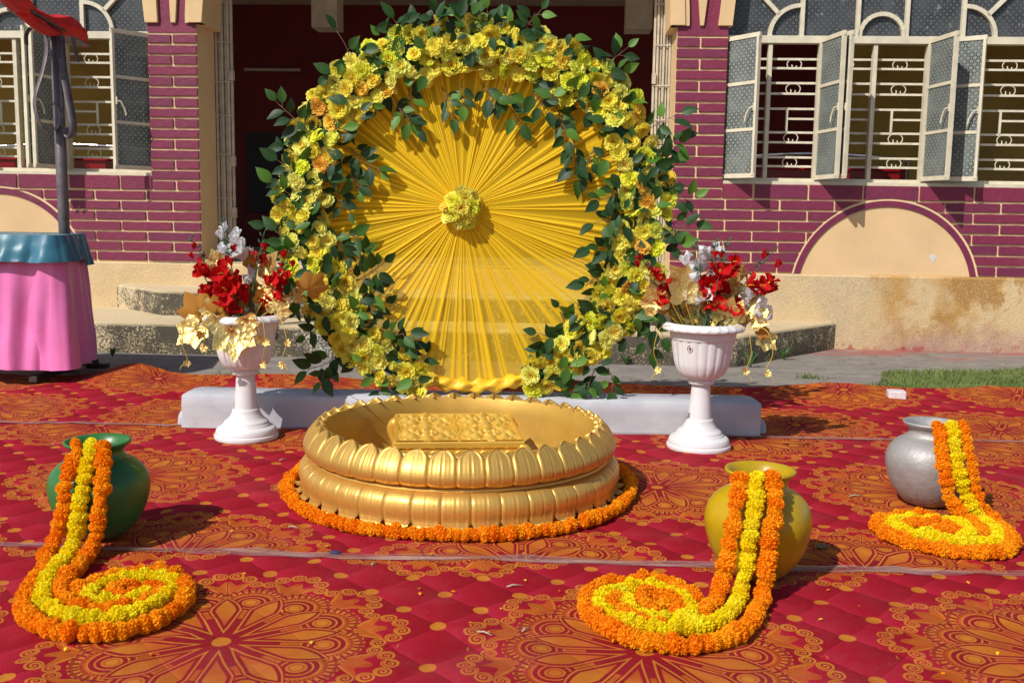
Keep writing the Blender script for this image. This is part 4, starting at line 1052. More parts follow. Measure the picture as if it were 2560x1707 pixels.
def petal_mesh(name, prof, width, relief, edge, nu=21, groove=7):
    """prof: rows of (r, z) from root to tip; width(t) fraction of the full pitch"""
    vs = []; nv = len(prof)
    for j, (r, z) in enumerate(prof):
        t = j / (nv - 1)
        pr_, pz_ = prof[max(j - 1, 0)]; nr_, nz_ = prof[min(j + 1, nv - 1)]
        tr, tz = nr_ - pr_, nz_ - pz_; L = math.hypot(tr, tz) or 1; nx_, nz2 = tz / L, -tr / L
        if nx_ < 0 and t < .8: nx_, nz2 = -nx_, -nz2
        for i in range(nu):
            u = i / (nu - 1) * 2 - 1
            h = relief * (1 - abs(u) ** 2.6) * (1 if t < .8 else 1 - (t - .8) * 2.5)
            h += edge * math.exp(-((abs(u) - .80) / .10) ** 2) * min(1, t * 1.6)
            h -= .0034 * (max(0, math.cos(u * PI * groove + .5 * math.sin(3 * u))) ** 4) * math.sin(min(1, t * 1.1) * PI) * (abs(u) < .78)
            a = u * HA * 1.02 * width(t)
            rr = r + h * nx_; zz = z + h * nz2
            vs.append((rr * math.cos(a), rr * math.sin(a), zz))
    fs = [(j * nu + i, j * nu + i + 1, (j + 1) * nu + i + 1, (j + 1) * nu + i) for j in range(nv - 1) for i in range(nu - 1)]
    # rounded back so that the petal has a thickness
    n0 = len(vs); vs += [(x * (1 - (.006 + (.010 + .016 * max(0, (i // nu) / (nv - 1) - .6) / .4) * (1 - (i % nu / (nu - 1) * 2 - 1) ** 2)) / .6), y * (1 - .010 / .6), z - (.016 * max(0, (i // nu) / (nv - 1) - .6) / .4 if name[0] == 'u' else -.002)) for i, (x, y, z) in enumerate(vs[:n0])]
    fs += [tuple(reversed([q + n0 for q in f])) for f in fs[:]]
    for j in range(nv - 1):
        for i in (0, nu - 1):
            q = (j * nu + i, (j + 1) * nu + i, (j + 1) * nu + i + n0, j * nu + i + n0); fs.append(q if i == 0 else tuple(reversed(q)))
    j = nv - 1; fs += [(j * nu + i, j * nu + i + 1, j * nu + i + 1 + n0, j * nu + i + n0) for i in range(nu - 1)]
    return mesh(name, vs, fs, M_gold, True)
def resample(pr, n):
    P = smooth_path([(r, 0, z) for r, z in pr], .001); return [(P[int(i * (len(P) - 1) / (n - 1))].x, P[int(i * (len(P) - 1) / (n - 1))].z) for i in range(n)]
up = petal_mesh('upper_petal', resample([(.582, .163), (.604, .168), (.616, .188), (.613, .213), (.598, .240), (.580, .260), (.566, .275), (.558, .286)], 16),
                lambda t: 1.0 if t < .70 else max(.07, max(0, 1 - ((t - .70) / .30) ** 1.5) ** .8), .0055, .0045)
lo = petal_mesh('lower_petal', resample([(.584, .139), (.610, .134), (.630, .114), (.634, .084), (.628, .056), (.631, .036), (.645, .026), (.660, .032)], 16),
                lambda t: 1.0 if t < .62 else max(.12, (1 - ((t - .62) / .38) ** 1.8 * .88)), .0045, .0040)
for k in range(NP):
    r_ = Matrix.Rotation(2 * PI * k / NP + .03, 4, 'Z')
    put('upper_petal', up, basin, r_); put('lower_petal', lo, basin, Matrix.Rotation(2 * PI * (k + .5) / NP + .03, 4, 'Z'))

# ------------------------------------------------------------------ embossed golden stool in the basin
M_goldfoil = gold_paint('embossed_gold_foil', (.90, .53, .085), .30, .5, .06)
stool = empty('golden_stool', (-.222, 3.972, FLAT + .047), rad(6.2))
tag(stool, 'small square embossed golden stool standing inside the basin', 'stool')
SW, SD, SH = .245, .262, .185
def relief(x, y):
    u, v = x / SW, y / SD
    cx = .5 if u > 0 else -.5; h = 0
    for cy in (-.5, .5):
        dx, dy = (u - cx) * SW, (v - cy) * SD; r = math.hypot(dx, dy); th = math.atan2(dy, dx)
        h += .010 * math.exp(-(r / .016) ** 2)
        ring_ = math.exp(-((r - .036) / .014) ** 2) * (.35 + .65 * abs(math.cos(3.5 * th))) * .010; h = max(h, ring_)
        lf = math.exp(-((r - .080) / .026) ** 2) * (abs(math.cos(4 * th + 14 * (r - .08))) ** 1.2) * .011; h = max(h, lf)
        h = max(h, .006 * math.exp(-((r - .115) / .008) ** 2) * (.5 + .5 * math.cos(16 * th)))
    frame_ = .006 if max(abs(u), abs(v)) > .955 else 0
    mid = .003 if abs(u) < .03 else 0
    return 2.1 * max(h, frame_ * .7, mid)
def topfn(i, j):
    x, y = (i * 2 - 1) * SW, (j * 2 - 1) * SD
    return (x, y, SH + relief(x, y))
b = MB().grid(150, 150, topfn); b.build('embossed_top', M_goldfoil, stool, True)
b = MB()
b.box(-SW - .006, SW + .006, -SD - .006, -SD + .012, SH - .022, SH + .004, .004); b.box(-SW - .006, SW + .006, SD - .012, SD + .006, SH - .022, SH + .004, .004)
b.box(-SW - .006, -SW + .012, -SD + .013, SD - .013, SH - .022, SH + .004, .004); b.box(SW - .012, SW + .006, -SD + .013, SD - .013, SH - .022, SH + .004, .004)
b.build('edge_moulding', M_goldfoil, stool)
for (x0, x1, y0, y1) in ((-SW, SW, -SD, -SD + .01), (-SW, SW, SD - .01, SD), (-SW, -SW + .01, -SD + .011, SD - .011), (SW - .01, SW, -SD + .011, SD - .011)):
    MB().box(x0, x1, y0, y1, SH - .075, SH - .023).build('apron', M_goldfoil, stool)
for side in (-1, 1):
    for k in range(9):
        x = -.19 + k * .0475; P = []
        for q in range(15):
            a = q / 14 * 2.6 * PI; r = .016 * (1 - q / 19); P.append((x + (1 if k % 2 else -1) * r * math.cos(a), side * (SD + .002), SH - .048 + r * math.sin(a)))
        MB().tube(P, .0042, 6).build('scroll_ornament', M_goldfoil, stool, True)
for sx in (-1, 1):
    for sy in (-1, 1):
        x, y = sx * (SW - .01), sy * (SD - .01)
        P = [(x, y, SH - .02), (x + sx * .028, y + sy * .012, SH - .05), (x + sx * .022, y + sy * .010, SH - .10), (x - sx * .002, y, SH - .145), (x + sx * .01, y + sy * .004, SH - .175), (x + sx * .03, y + sy * .012, .004)]
        MB().tube(smooth_path(P, .012), [.020, .024, .024, .022, .020, .018, .016, .015, .015, .016, .018, .019, .020, .020, .020, .020, .02, .02, .02, .02][:len(smooth_path(P, .012))], 10).build('leg', M_goldfoil, stool, True)

# ------------------------------------------------------------------ marigold garlands
def marigold(seed, mat, n=300):
    rng = random.Random(seed); vs = []; fs = []
    bm = bmesh.new(); bmesh.ops.create_icosphere(bm, subdivisions=2, radius=.74)
    for v in bm.verts: v.co.z *= .82
    bm.verts.index_update(); vs += [tuple(v.co) for v in bm.verts]; fs += [tuple(v.index for v in f.verts) for f in bm.faces]; bm.free()
    for k in range(n):
        z = 1 - 2 * (k + .5) / n; a = k * 2.39996 + rng.uniform(-.2, .2); r = math.sqrt(max(0, 1 - z * z))
        d = Vector((r * math.cos(a), r * math.sin(a), z * .82)); nn = d.normalized()
        t = nn.orthogonal().normalized(); t = (Matrix.Rotation(rng.uniform(0, 6.28), 3, nn) @ t); s_ = nn.cross(t)
        p = d * .72; L = rng.uniform(.20, .32); w = rng.uniform(.085, .125); b0 = len(vs)
        up_ = nn * L; cu = t * rng.uniform(.03, .12)
        for (u, h, c_) in ((-.6, 0, 0), (.6, 0, 0), (-1, .6, .4), (1, .6, .4), (-.55, 1, 1.2), (0, .86, .9), (.55, 1.02, 1.3)):
            vs.append(p + s_ * w * u + up_ * h + cu * c_)
        fs += [(b0, b0 + 1, b0 + 3, b0 + 2), (b0 + 2, b0 + 3, b0 + 6, b0 + 5), (b0 + 2, b0 + 5, b0 + 4)]
    return mesh('marigold', vs, fs, mat, True)
M_mo = flower_mat('orange_marigold_petals', [(0, (.95, .31, .002)), (.5, (.96, .37, .004)), (1, (.96, .45, .006))], .40)
M_my = flower_mat('yellow_marigold_petals', [(0, (.94, .74, .004)), (.6, (.95, .80, .008)), (1, (.92, .80, .02))], .38)
MO = [marigold(s, M_mo) for s in (1, 2, 3)]; MY = [marigold(s, M_my) for s in (4, 5, 6)]
M_thread = simple('cotton_thread', (.10, .12, .04), .9)
rm = random.Random(3)
def garland(paths, flowers, label, size=.0280, step=.0270, group=None):
    first = Vector(paths[0][0])
    g = empty('marigold_garland', (first.x, first.y, 0))
    tag(g, label, 'garland', group)
    off = Vector((first.x, first.y, 0))
    for pts in paths:
        P = smooth_path([Vector(p) - off for p in pts], step)
        MB().tube(P, .002, 5).build('thread', M_thread, g)
        for i, p in enumerate(P):
            t = (P[min(i + 1, len(P) - 1)] - P[max(i - 1, 0)])
            if t.length < 1e-6 or rm.random() < .003: continue
            t = t.normalized() + Vector((rm.gauss(0, .12), rm.gauss(0, .12), rm.gauss(0, .12)))
            s_ = size * rm.uniform(.86, 1.16)
            q = p + Vector((rm.uniform(-.004, .004), rm.uniform(-.004, .004), 0)); q.z = max(q.z, s_ * .92 + FLAT * .6) + rm.uniform(0, .004)
            put('marigold', rm.choice(flowers), g, frame(q, Vector((rm.gauss(0, 1), rm.gauss(0, 1), rm.gauss(0, 1))), t, s_, sz=s_ * .86))
    return g
for pot, nm in (('green', 'green pot'), ('yellow', 'yellow pot'), ('silver', 'silver pot')):
    sd = 'left' if pot == 'green' else 'right'
    od = 'right' if pot == 'green' else 'left'
    oth = [GARLANDS[pot + '_inner'], GARLANDS[pot + '_core']] + ([GARLANDS['yellow_ring']] if pot == 'yellow' else [])
    garland([GARLANDS[pot + '_outer']], MO, 'orange marigold garland from the %s, forming the outermost turn of its coil' % nm, group='marigold garlands')
    garland([GARLANDS[pot + '_yellow']], MY, 'yellow marigold garland from the %s, running between two orange ones' % nm, group='marigold garlands')
    garland(oth, MO, 'orange marigold garland from the %s, filling the middle of its coil' % nm, group='marigold garlands')
circ = []
for k in range(97):
    a = 2 * PI * k / 96; rr = .688 + .005 * math.sin(5 * a)
    circ.append((-.200 + rr * math.cos(a), 3.925 + rr * math.sin(a), .03))
garland([circ], MO, 'orange marigold garland lying in a ring round the golden basin', .0275, .027, 'marigold garlands')

# ------------------------------------------------------------------ pots
def pot_paint(name, c, rough, metal=0., rub=None, bump=.25):
    M = Mat(name, rough, metal, .45)
    f = M.noise(6, 5, .6)
    k = M.ramp(f, [(.3, tuple(v * .85 for v in c)), (.7, tuple(min(1, v * 1.1) for v in c))])
    if rub: k = M.mix(((M.noise(18, 6, .75) - .60) * 7).clamp() * .7, k, rub)
    brush = M.noise(1.0, 4, .6, M.scaled((4, 4, 60)))
    k = M.mix(((brush - .5) * 3).clamp() * .35, k, tuple(v * .62 for v in c))
    x_, y_, z_ = M.xyz()
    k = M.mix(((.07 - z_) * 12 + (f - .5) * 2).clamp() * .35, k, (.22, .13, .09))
    M.color(k); M.bump(M.noise(16, 4) + M.noise(90, 3) * .25, bump, .006); return M.m
def pot(name, x, y, R, H, mat, label, rim=.62):
    k = R / .165; h = H / .33
    prof = [(.001, .004), (.055, .003), (.085, .010), (.120, .045), (.148, .095), (.163, .150), (.165, .185), (.156, .220), (.134, .248), (.108, .266), (.092, .275), (.086, .288), (.085, .298), (.090, .308), (.102, .318), (.109, .324), (.110, .330), (.105, .333), (.096, .327), (.086, .315), (.078, .298), (.080, .270), (.110, .255), (.140, .22), (.145, .15), (.10, .05), (.001, .03)]
    P = smooth_path([(r * k, 0, z * h) for r, z in prof], .006)
    rn = random.Random(len(name) + int(x * 100))
    s1, s2 = rn.uniform(0, 6), rn.uniform(0, 6)
    b = MB().lathe([(max(p.x, .0008), p.z) for p in P], 64, fn=lambda r, z, a, j: r * (1 + .010 * math.sin(2 * a + s1) + .006 * math.sin(5 * a + s2 + z * 20)))
    o = b.build('pot', mat, None, True, (x, y, FLAT)); tag(o, label, 'pot', 'earthen pots'); return o
pot('pot', -1.380, 3.258, .163, .325, pot_paint('green_pot_paint', (.028, .145, .032), .36, 0, (.10, .16, .06)), 'dark green round pot at the left of the carpet')
pot('pot', .765, 2.972, .160, .335, pot_paint('yellow_pot_paint', (.41, .265, .004), .34, 0, (.42, .20, .012)), 'yellow round pot in front on the right of the basin')
pot('pot', 1.632, 3.790, .160, .325, pot_paint('silver_pot_paint', (.36, .345, .33), .55, .4, (.16, .12, .09), .9), 'silver round pot at the far right of the carpet')

# ------------------------------------------------------------------ pedestal urns
def urn_plastic():
    M = Mat('white_plastic', .42, 0, .45)
    c = M.ramp(M.noise(5, 4), [(.3, (.60, .575, .57)), (.7, (.69, .675, .67))])
    c = M.mix(((M.noise(30, 6, .8) - .66) * 6).clamp() * .5, c, (.40, .36, .32))
    M.color(c); M.p.inputs['Subsurface Weight'].default_value = .0
    M.bump(M.noise(12, 3), .08, .004); return M.m
M_urn = urn_plastic()
def urn(x, y, label, lean=0.0):
    u = empty('pedestal_urn', (x, y, FLAT), 0); tag(u, label, 'planter', 'pedestal urns')
    u.rotation_euler = (0, lean, 0)
    def L(name, prof, n=64, fn=None, st=.008):
        P = smooth_path([(r, 0, z) for r, z in prof], st)
        o = MB().lathe([(p.x, p.z) for p in P], n, fn=fn).build(name, M_urn, u, True); autosmooth(o, 32); return o
    L('base', [(.150, .0), (.153, .008), (.152, .020), (.146, .024), (.146, .032), (.138, .052), (.118, .062), (.114, .070), (.108, .074), (.104, .084), (.085, .098), (.070, .122), (.064, .142), (.060, .146), (.055, .146)], st=.004)
    L('stem', [(.0565, .140), (.052, .20), (.046, .27), (.0435, .315)])
    fl = lambda r, z, a, j: r * (1 - (.030 * max(0, abs(math.cos(10 * a)) ** 6) if .345 < z < .525 else 0))
    L('collar', [(.043, .310), (.060, .313), (.063, .322), (.062, .334), (.055, .338)], st=.003)
    L('bowl', [(.058, .336), (.080, .342), (.106, .362), (.126, .400), (.136, .445), (.143, .490), (.149, .527), (.152, .528), (.155, .545), (.158, .572)], 160, fl, .006)
    def rimfn(r, z, a, j): return r + (.0035 * max(0, math.sin(26 * a)) if z > .58 and r > .168 else 0)
    L('rim', [(.157, .570), (.172, .568), (.188, .570), (.193, .577), (.188, .590), (.172, .602), (.158, .604), (.150, .598), (.146, .580), (.143, .54)], 208, rimfn, .004)
    MB().lathe([(.001, .56), (.147, .56)], 32).build('soil_foam', M_vinegreen, u)
    return u
uL = urn(-1.287, 4.757, 'white fluted pedestal urn at the left end of the white plinth')
uR = urn(.905, 4.690, 'white fluted pedestal urn at the right end of the white plinth')
M_sticker = simple('sticker_red', (.45, .05, .05), .5)
M_urnmark = simple('sticker_dark', (.10, .08, .07), .5)
a0 = rad(236); rr = .1405
cpt = Vector((rr * math.cos(a0), rr * math.sin(a0), .493)); nrm = Vector((math.cos(a0), math.sin(a0), -.12)).normalized(); tx = Vector((-math.sin(a0), math.cos(a0), 0)); tz = nrm.cross(tx) * -1
P = [cpt + nrm * .003 + tx * .014 * math.cos(2 * PI * k / 24) + Vector((0, 0, 1)) * .015 * math.sin(2 * PI * k / 24) for k in range(25)]
MB().tube(P, .0012, 5, False).build('sticker_ring', M_sticker, uR)
MB().tube([cpt + nrm * .0028 + tx * .005 * math.cos(2 * PI * k / 10) + Vector((0, 0, 1)) * .005 * math.sin(2 * PI * k / 10) for k in range(11)], .0024, 5, False).build('sticker_mark', M_urnmark, uR)

# ------------------------------------------------------------------ silk flower arrangements in the urns
M_redsilk = flower_mat('red_silk_petals', [(0, (.48, .003, .004)), (1, (.62, .008, .010))], .25)
M_whitesilk = flower_mat('white_silk_petals', [(0, (.88, .88, .89)), (1, (.93, .92, .92))], .4)
M_stem = simple('green_plastic_stem', (.03, .09, .04), .5)
M_stamen = simple('yellow_stamen', (.75, .45, .03), .6)
def gold_leaf_mat():
    M = Mat('gold_foil_leaf', .42, .8, .5)
    f = M.noise(4, 5); M.color(M.ramp(f, [(.3, (.62, .40, .10)), (.7, (.82, .62, .24))]))
    M.bump(M.noise(3.5, 3) * .8, .30, .05)
    tan = M.n('ShaderNodeBsdfDiffuse'); tan.inputs[0].default_value = (.50, .24, .05, 1)
    tl = M.n('ShaderNodeBsdfTranslucent'); tl.inputs[0].default_value = (.55, .27, .05, 1)
    m0 = M.n('ShaderNodeMixShader'); m0.inputs[0].default_value = .35; M.link(tan.outputs[0], m0.inputs[1]); M.link(tl.outputs[0], m0.inputs[2])
    geo = M.n('ShaderNodeNewGeometry'); mx = M.n('ShaderNodeMixShader')
    M.link(geo.outputs['Backfacing'], mx.inputs[0]); M.link(M.p.outputs[0], mx.inputs[1]); M.link(m0.outputs[0], mx.inputs[2]); M.link(mx.outputs[0], M.out.inputs[0])
    return M.m
M_gleaf = gold_leaf_mat()
M_gstem = simple('gold_stem', (.62, .40, .04), .45, .3)
def gladiolus(seed, mat, open_=1.0):
    rng = random.Random(seed); vs = []; fs = []
    for k in range(6):
        inner = k % 2
        petal_grid(vs, fs, rng.uniform(.85, 1.08), rng.uniform(.36, .46) * (.8 if open_ < .5 else 1), .06, rad((52 if inner else 34) + (1 - open_) * 46 + rng.uniform(-12, 12)), 2 * PI * k / 6 + rng.uniform(-.2, .2), .09, rng, 7, 5, .26, .03)
    return mesh('flower', vs, fs, mat, True)
RED = [gladiolus(s, M_redsilk) for s in (1, 2, 3)]; REDB = [gladiolus(s, M_redsilk, .1) for s in (4, 5)]
WHT = [gladiolus(s, M_whitesilk, .8) for s in (6, 7)]; WHTB = [gladiolus(8, M_whitesilk, .25)]
def maple(seed):
    rng = random.Random(seed); n = 0; out = []
    lobes = [(90, 1.0), (38, .86), (142, .86), (-15, .66), (195, .66)]
    angs = [(-70, .34), (-42, .56), (-15, .68), (6, .58), (20, .68), (38, .86), (56, .68), (70, .74), (90, 1.02), (110, .74), (124, .68), (142, .86), (160, .68), (174, .58), (195, .68), (222, .56), (250, .34), (270, .10)]
    vs = [(0, 0, 0)]; m = len(angs); k1, k2 = rng.uniform(-.3, .3), rng.uniform(-.35, .15)
    def P(a, r):
        x, y = r * math.cos(rad(a)), r * math.sin(rad(a)) + .1
        vein = min(abs(((a - q + 180) % 360) - 180) for q, _ in lobes)
        z = k1 * x * x + k2 * y * abs(y) + .17 * r * min(vein / 26.0, 1) + rng.uniform(-.02, .02)
        return (x, y, z)
    for f in (.35, .7, 1.0):
        for a, r in angs: vs.append(P(a, r * f * (rng.uniform(.94, 1.06) if f == 1 else 1)))
    fs = [(0, 1 + i, 1 + (i + 1) % m) for i in range(m)]
    for ring_ in range(2):
        o_ = 1 + ring_ * m
        fs += [(o_ + i, o_ + m + i, o_ + m + (i + 1) % m, o_ + (i + 1) % m) for i in range(m)]
    return mesh('gold_leaf', vs, fs, M_gleaf, True)
GL = [maple(s) for s in range(4)]
rb = random.Random(12)
def arrangement(key, u, label):
    D = BOUQUETS[key]; ux, uy = u.location.x, u.location.y
    g = empty('flower_arrangement', (ux, uy, FLAT + .56)); tag(g, label, 'flower arrangement', 'silk flower arrangements')
    zb = FLAT + .56; root = Vector((0, 0, .0))
    def P(x, z, dep): return Vector((x, dep, z - zb))
    heads = []
    for nm, items, ms, mb in (('red_flower', D['red'], RED, None), ('red_bud', D['bud'], REDB, None), ('white_flower', D['white'], WHT, None)):
        if nm == 'red_flower': items = items + [(x + rb.uniform(-.035, .035), z + rb.uniform(-.045, .02), s * .8) for x, z, s in items]
        if nm == 'white_flower': items = items + [(x + rb.uniform(-.03, .03), z - rb.uniform(.02, .05), max(s, .05)) for x, z, s in items]
        for x, z, s in items:
            p = P(x, z, rb.uniform(-.11, .03) if nm != 'white_flower' else rb.uniform(-.02, .07))
            up_ = Vector((x * 1.2 + rb.gauss(0, .3), -1.0 + rb.gauss(0, .35), .45 + rb.gauss(0, .35)))
            me = rb.choice(ms)
            if nm == 'red_bud': up_ = Vector((x * 1.5 + rb.gauss(0, .15), -.3, 1.0))
            if nm == 'white_flower' and s < .055: me = WHTB[0]; up_ = Vector((x + rb.gauss(0, .3), -.5, 1))
            o = put(nm, me, g, frame(p - up_.normalized() * s * .3, Vector((rb.gauss(0, 1), rb.gauss(0, 1), 0)), up_, s * (.80 if nm == 'red_flower' else 1.15 if nm == 'white_flower' else 1.15)))
            heads.append((p, nm, s))
            if nm == 'red_flower' or (nm == 'white_flower' and s > .05):
                q = p - up_.normalized() * s * .2; st = MB()
                for k in range(3): st.tube([q, q + up_.normalized() * s * .45 + Vector((rb.gauss(0, .006), 0, rb.gauss(0, .006)))], .0018, 4)
                st.build('stamen', M_stamen, g)
    # stems: one for each green tip, curving out of the urn past the buds
    for x, z, _ in D['tip']:
        tip = P(x, z, rb.uniform(-.06, .05)); mid = Vector((x * .55, tip.y * .6, (tip.z) * .55)); r0 = Vector((x * .15, 0, 0))
        path = smooth_path([r0, mid, tip], .02); b_ = MB().tube(path, [.0045 - .003 * i / len(path) for i in range(len(path))], 6)
        for k in range(9):
            q = path[int(len(path) * (.66 + .34 * k / 9))] if len(path) > 3 else tip; sg = -1 if k % 2 else 1
            e = q + Vector((sg * .016, -.004, .022)); b_.tube([q, (q + e) / 2 + Vector((sg * .004, 0, -.002)), e], [.0022, .0052, .0006], 6)
        b_.build('stem', M_stem, g, True)
    for p, nm, s in heads:
        if rb.random() < .22: MB().tube(smooth_path([Vector((p.x * .2, p.y * .3, 0)), Vector((p.x * .7, p.y * .7 + .01, p.z * .5)), p - Vector((0, -.012, .01))], .03), .0026, 5).build('stem', M_stem, g, True)
    fill = [(rb.uniform(-.17, .17), rb.uniform(.625, .72), rb.uniform(.07, .11)) for k in range(12)]
    for x, z, s in D['gold'] + fill:
        low = z < .60 + .02
        p = P(x, z, (-.19 if low and abs(x) < .17 else rb.uniform(-.06, .10)) if low else rb.uniform(-.05, .09))
        ydir = Vector((x * 3 + rb.gauss(0, .2), rb.uniform(-.4, .1), (1 if not low else -1) + rb.gauss(0, .3)))
        face = Vector((rb.gauss(0, .35), -1, rb.gauss(.25, .4)))
        if rb.random() < .26 and not (low and abs(x) < .17): face = -face
        sc = s * 1.0
        o = put('gold_leaf', rb.choice(GL), g, frame(p - ydir.normalized() * sc * .35, ydir, face, sc))
        base = p - ydir.normalized() * sc * .35
        MB().tube(smooth_path([Vector((base.x * .45, min(base.y, -.0) * .75, .02)), Vector((base.x * .85, base.y * .95, max(base.z, .04) * .6 + .03)), base], .02), .0022, 5).build('vine', M_gstem, g, True)
    # curling tendrils that hang over the rim
    for k in range(3):
        x = (-.15, .16, .10)[k] + rb.uniform(-.03, .03); Pn = [Vector((x, -.12, .04)), Vector((x * 1.35, -.18, .03)), Vector((x * 1.5, -.2, -.07)), Vector((x * 1.35, -.2, -.15)), Vector((x * 1.55, -.21, -.19)), Vector((x * 1.5, -.21, -.215))]
        MB().tube(smooth_path(Pn, .012), .0016, 5).build('tendril', M_gstem, g, True)
        for q in ((.5, .85) if key == 'L' else (.8,)):
            pp = smooth_path(Pn, .012); c_ = pp[int(q * (len(pp) - 1))]
            put('gold_leaf', GL[k], g, frame(c_, Vector((rb.gauss(0, 1), -.2, -1)), Vector((rb.gauss(0, .4), -1, .2)), .026))
    return g
arrangement('L', uL, 'red and white silk gladioli with gold leaves in the left urn')
arrangement('R', uR, 'red and white silk gladioli with gold leaves in the right urn')

# ------------------------------------------------------------------ skirted stand and pole at the left
def satin(name, c, rough=.36):
    M = Mat(name, rough, 0, .5); f = M.noise(3, 4)
    M.color(M.ramp(f, [(.3, tuple(v * .85 for v in c)), (.7, tuple(min(1, v * 1.12) for v in c))]))
    M.p.inputs['Sheen Weight'].default_value = .4; M.p.inputs['Sheen Roughness'].default_value = .35
    M.p.inputs['Anisotropic'].default_value = .4
    M.bump(M.noise(22, 4, .6, M.scaled((1.5, 1.5, .6))), .25, .006); return M.m
M_pink = satin('pink_satin', (.66, .155, .38), .42); M_teal = satin('teal_satin', (.03, .14, .20))
M_steel = simple('grey_weathered_steel', (.135, .115, .12), .5, .35, .3, 14, .2)
M_rust = simple('dark_rusty_steel', (.05, .035, .03), .6, .3, .3, 14, .2)
stand = empty('skirted_stand', (-3.2, 6.5, 0)); tag(stand, 'stand on metal skids with a pink satin skirt and teal frill', 'table')
SX, SY = -3.2, 6.5
per = [(-1.0, -.36), (.36, -.36), (.40, -.31), (.290, .26), (-.6, .32)]
def perimeter(t):
    segs = [math.dist(a, b) for a, b in zip(per, per[1:])]; L = sum(segs); d = t * L
    for (a, b), s in zip(zip(per, per[1:]), segs):
        if d <= s or (a, b) == (per[-2], per[-1]):
            f = d / s; nx, ny = (b[1] - a[1]) / s, -(b[0] - a[0]) / s
            return a[0] + (b[0] - a[0]) * f, a[1] + (b[1] - a[1]) * f, nx, ny, t * L
        d -= s
def drape(z0, z1, nu, nv, amp, flare, freq, seed, lift=None, off=0.0):
    def fn(i, j):
        x, y, nx, ny, s = perimeter(i); f = j
        ph = s * freq + seed + 2.6 * noise.noise((s * 2.3, seed, 0)) + .9 * noise.noise((s * 3, seed, f * 2.2)); fold = (abs(math.sin(ph * .5)) ** .8 * 2 - 1) * .75 + .35 * math.sin(s * freq * 2.3 + seed * 2 + 1.5 * f) + .25 * noise.noise((s * 14, f * 3, seed))
        o_ = amp * fold * (.25 + .75 * f) + flare * f + off
        z = z0 + (z1 - z0) * f + (lift(s) * f if lift else 0)
        return (x + nx * o_, y + ny * o_, z + .004 * fold * f)
    return MB().grid(nu, nv, fn)
drape(.90, .085, 400, 40, .042, .055, 19, 1.0, lambda s: .03 * math.sin(s * 2.2) + .05 * max(0, s - 1.1)).build('skirt', M_pink, stand, True)
drape(.937, .755, 300, 14, .020, .045, 23, 3.0, lambda s: .022 * math.sin(s * 5 + 1) + .010 * math.sin(s * 13) + .02 * noise.noise((s * 7, 0, 0)), .022).build('frill', M_teal, stand, True)
TB = MB(); TB.add([(x, y, z) for z in (.90, .936) for x, y in per], [(4, 3, 2, 1, 0), (5, 6, 7, 8, 9)] + [(i, (i + 1) % 5, 5 + (i + 1) % 5, 5 + i) for i in range(5)]); TB.build('table_top', M_teal, stand)
for y in (-.33,):
    pass
MB().box(.185, .245, -.38, .42, .022, .062, .004).build('skid', M_rust, stand); MB().box(-.75, -.69, -.45, .42, .022, .062, .004).build('skid', M_rust, stand)
for x0, y0, x1, y1 in ((.215, -.16, .22, -.10), (.215, .28, .16, .12), (.37, .23, .20, .10), (-.72, -.25, -.70, -.2), (-.1, -.3, -.14, -.25)):
    MB().obox((x0, y0, .02 if x0 < .1 and x0 > -.3 or x0 > .3 else .06), (x1, y1, .70), .035, .035).build('leg', M_rust, stand)
MB().box(.30, .44, .20, .26, .02, .055).build('skid', M_rust, stand)
pole = empty('metal_pole', (-2.925, 6.5, 0)); tag(pole, 'grey steel pole with curled flat straps rising behind the skirted stand', 'pole')
MB().tube([(.01, 0, .03), (.005, 0, 1.2), (0, 0, 2.20)], .034, 16).build('pipe', M_steel, pole, True)
bar = MB(); bar.obox((.075, -.62, 2.222), (-.10, .62, 2.222), .13, .012); bar.obox((.015, -.62, 2.246), (-.16, .62, 2.246), .006, .036); bar.build('cross_bar', M_steel, pole)
def strap(pts, w, name='strap'):
    P = smooth_path([(x, 0, z) for x, z in pts], .015); vs = []
    for i, p in enumerate(P):
        t = (P[min(i + 1, len(P) - 1)] - P[max(i - 1, 0)]).normalized(); n_ = Vector((-t.z, 0, t.x)) * .0025
        for y_ in (-w / 2, w / 2):
            for sg in (-1, 1): vs.append(p + n_ * sg + Vector((0, y_, 0)))
    fs = []
    for i in range(len(P) - 1):
        a, c = 4 * i, 4 * i + 4; fs += [(a, c, c + 1, a + 1), (a + 2, a + 3, c + 3, c + 2), (a, a + 2, c + 2, c), (a + 1, c + 1, c + 3, a + 3)]
    return put(name, mesh(name, vs, fs, M_steel, True), pole)
st1 = strap([(-.04, 2.20), (-.035, 2.08), (-.065, 1.95), (-.115, 1.80), (-.118, 1.70), (-.080, 1.60), (-.02, 1.585), (.022, 1.64), (.02, 1.72), (.0, 1.765)], .05); st1.location.y = -.055; st1.rotation_euler = (0, 0, rad(48))
st2 = strap([(.04, 2.19), (.055, 2.0), (.105, 1.82), (.150, 1.66), (.150, 1.575), (.115, 1.545), (.075, 1.57), (.06, 1.62)], .05); st2.location.y = .03; st2.rotation_euler = (0, 0, rad(-40))
t1 = strap([(-.10, 2.21), (-.128, 2.17), (-.13, 2.10)], .05, 'tab'); t1.location.y = -.12
t2 = strap([(.10, 2.19), (.115, 2.10), (.125, 2.03)], .05, 'tab'); t2.location.y = .02
M_redcloth = simple('red_cloth', (.55, .010, .012), .7, 0, .2, 7)
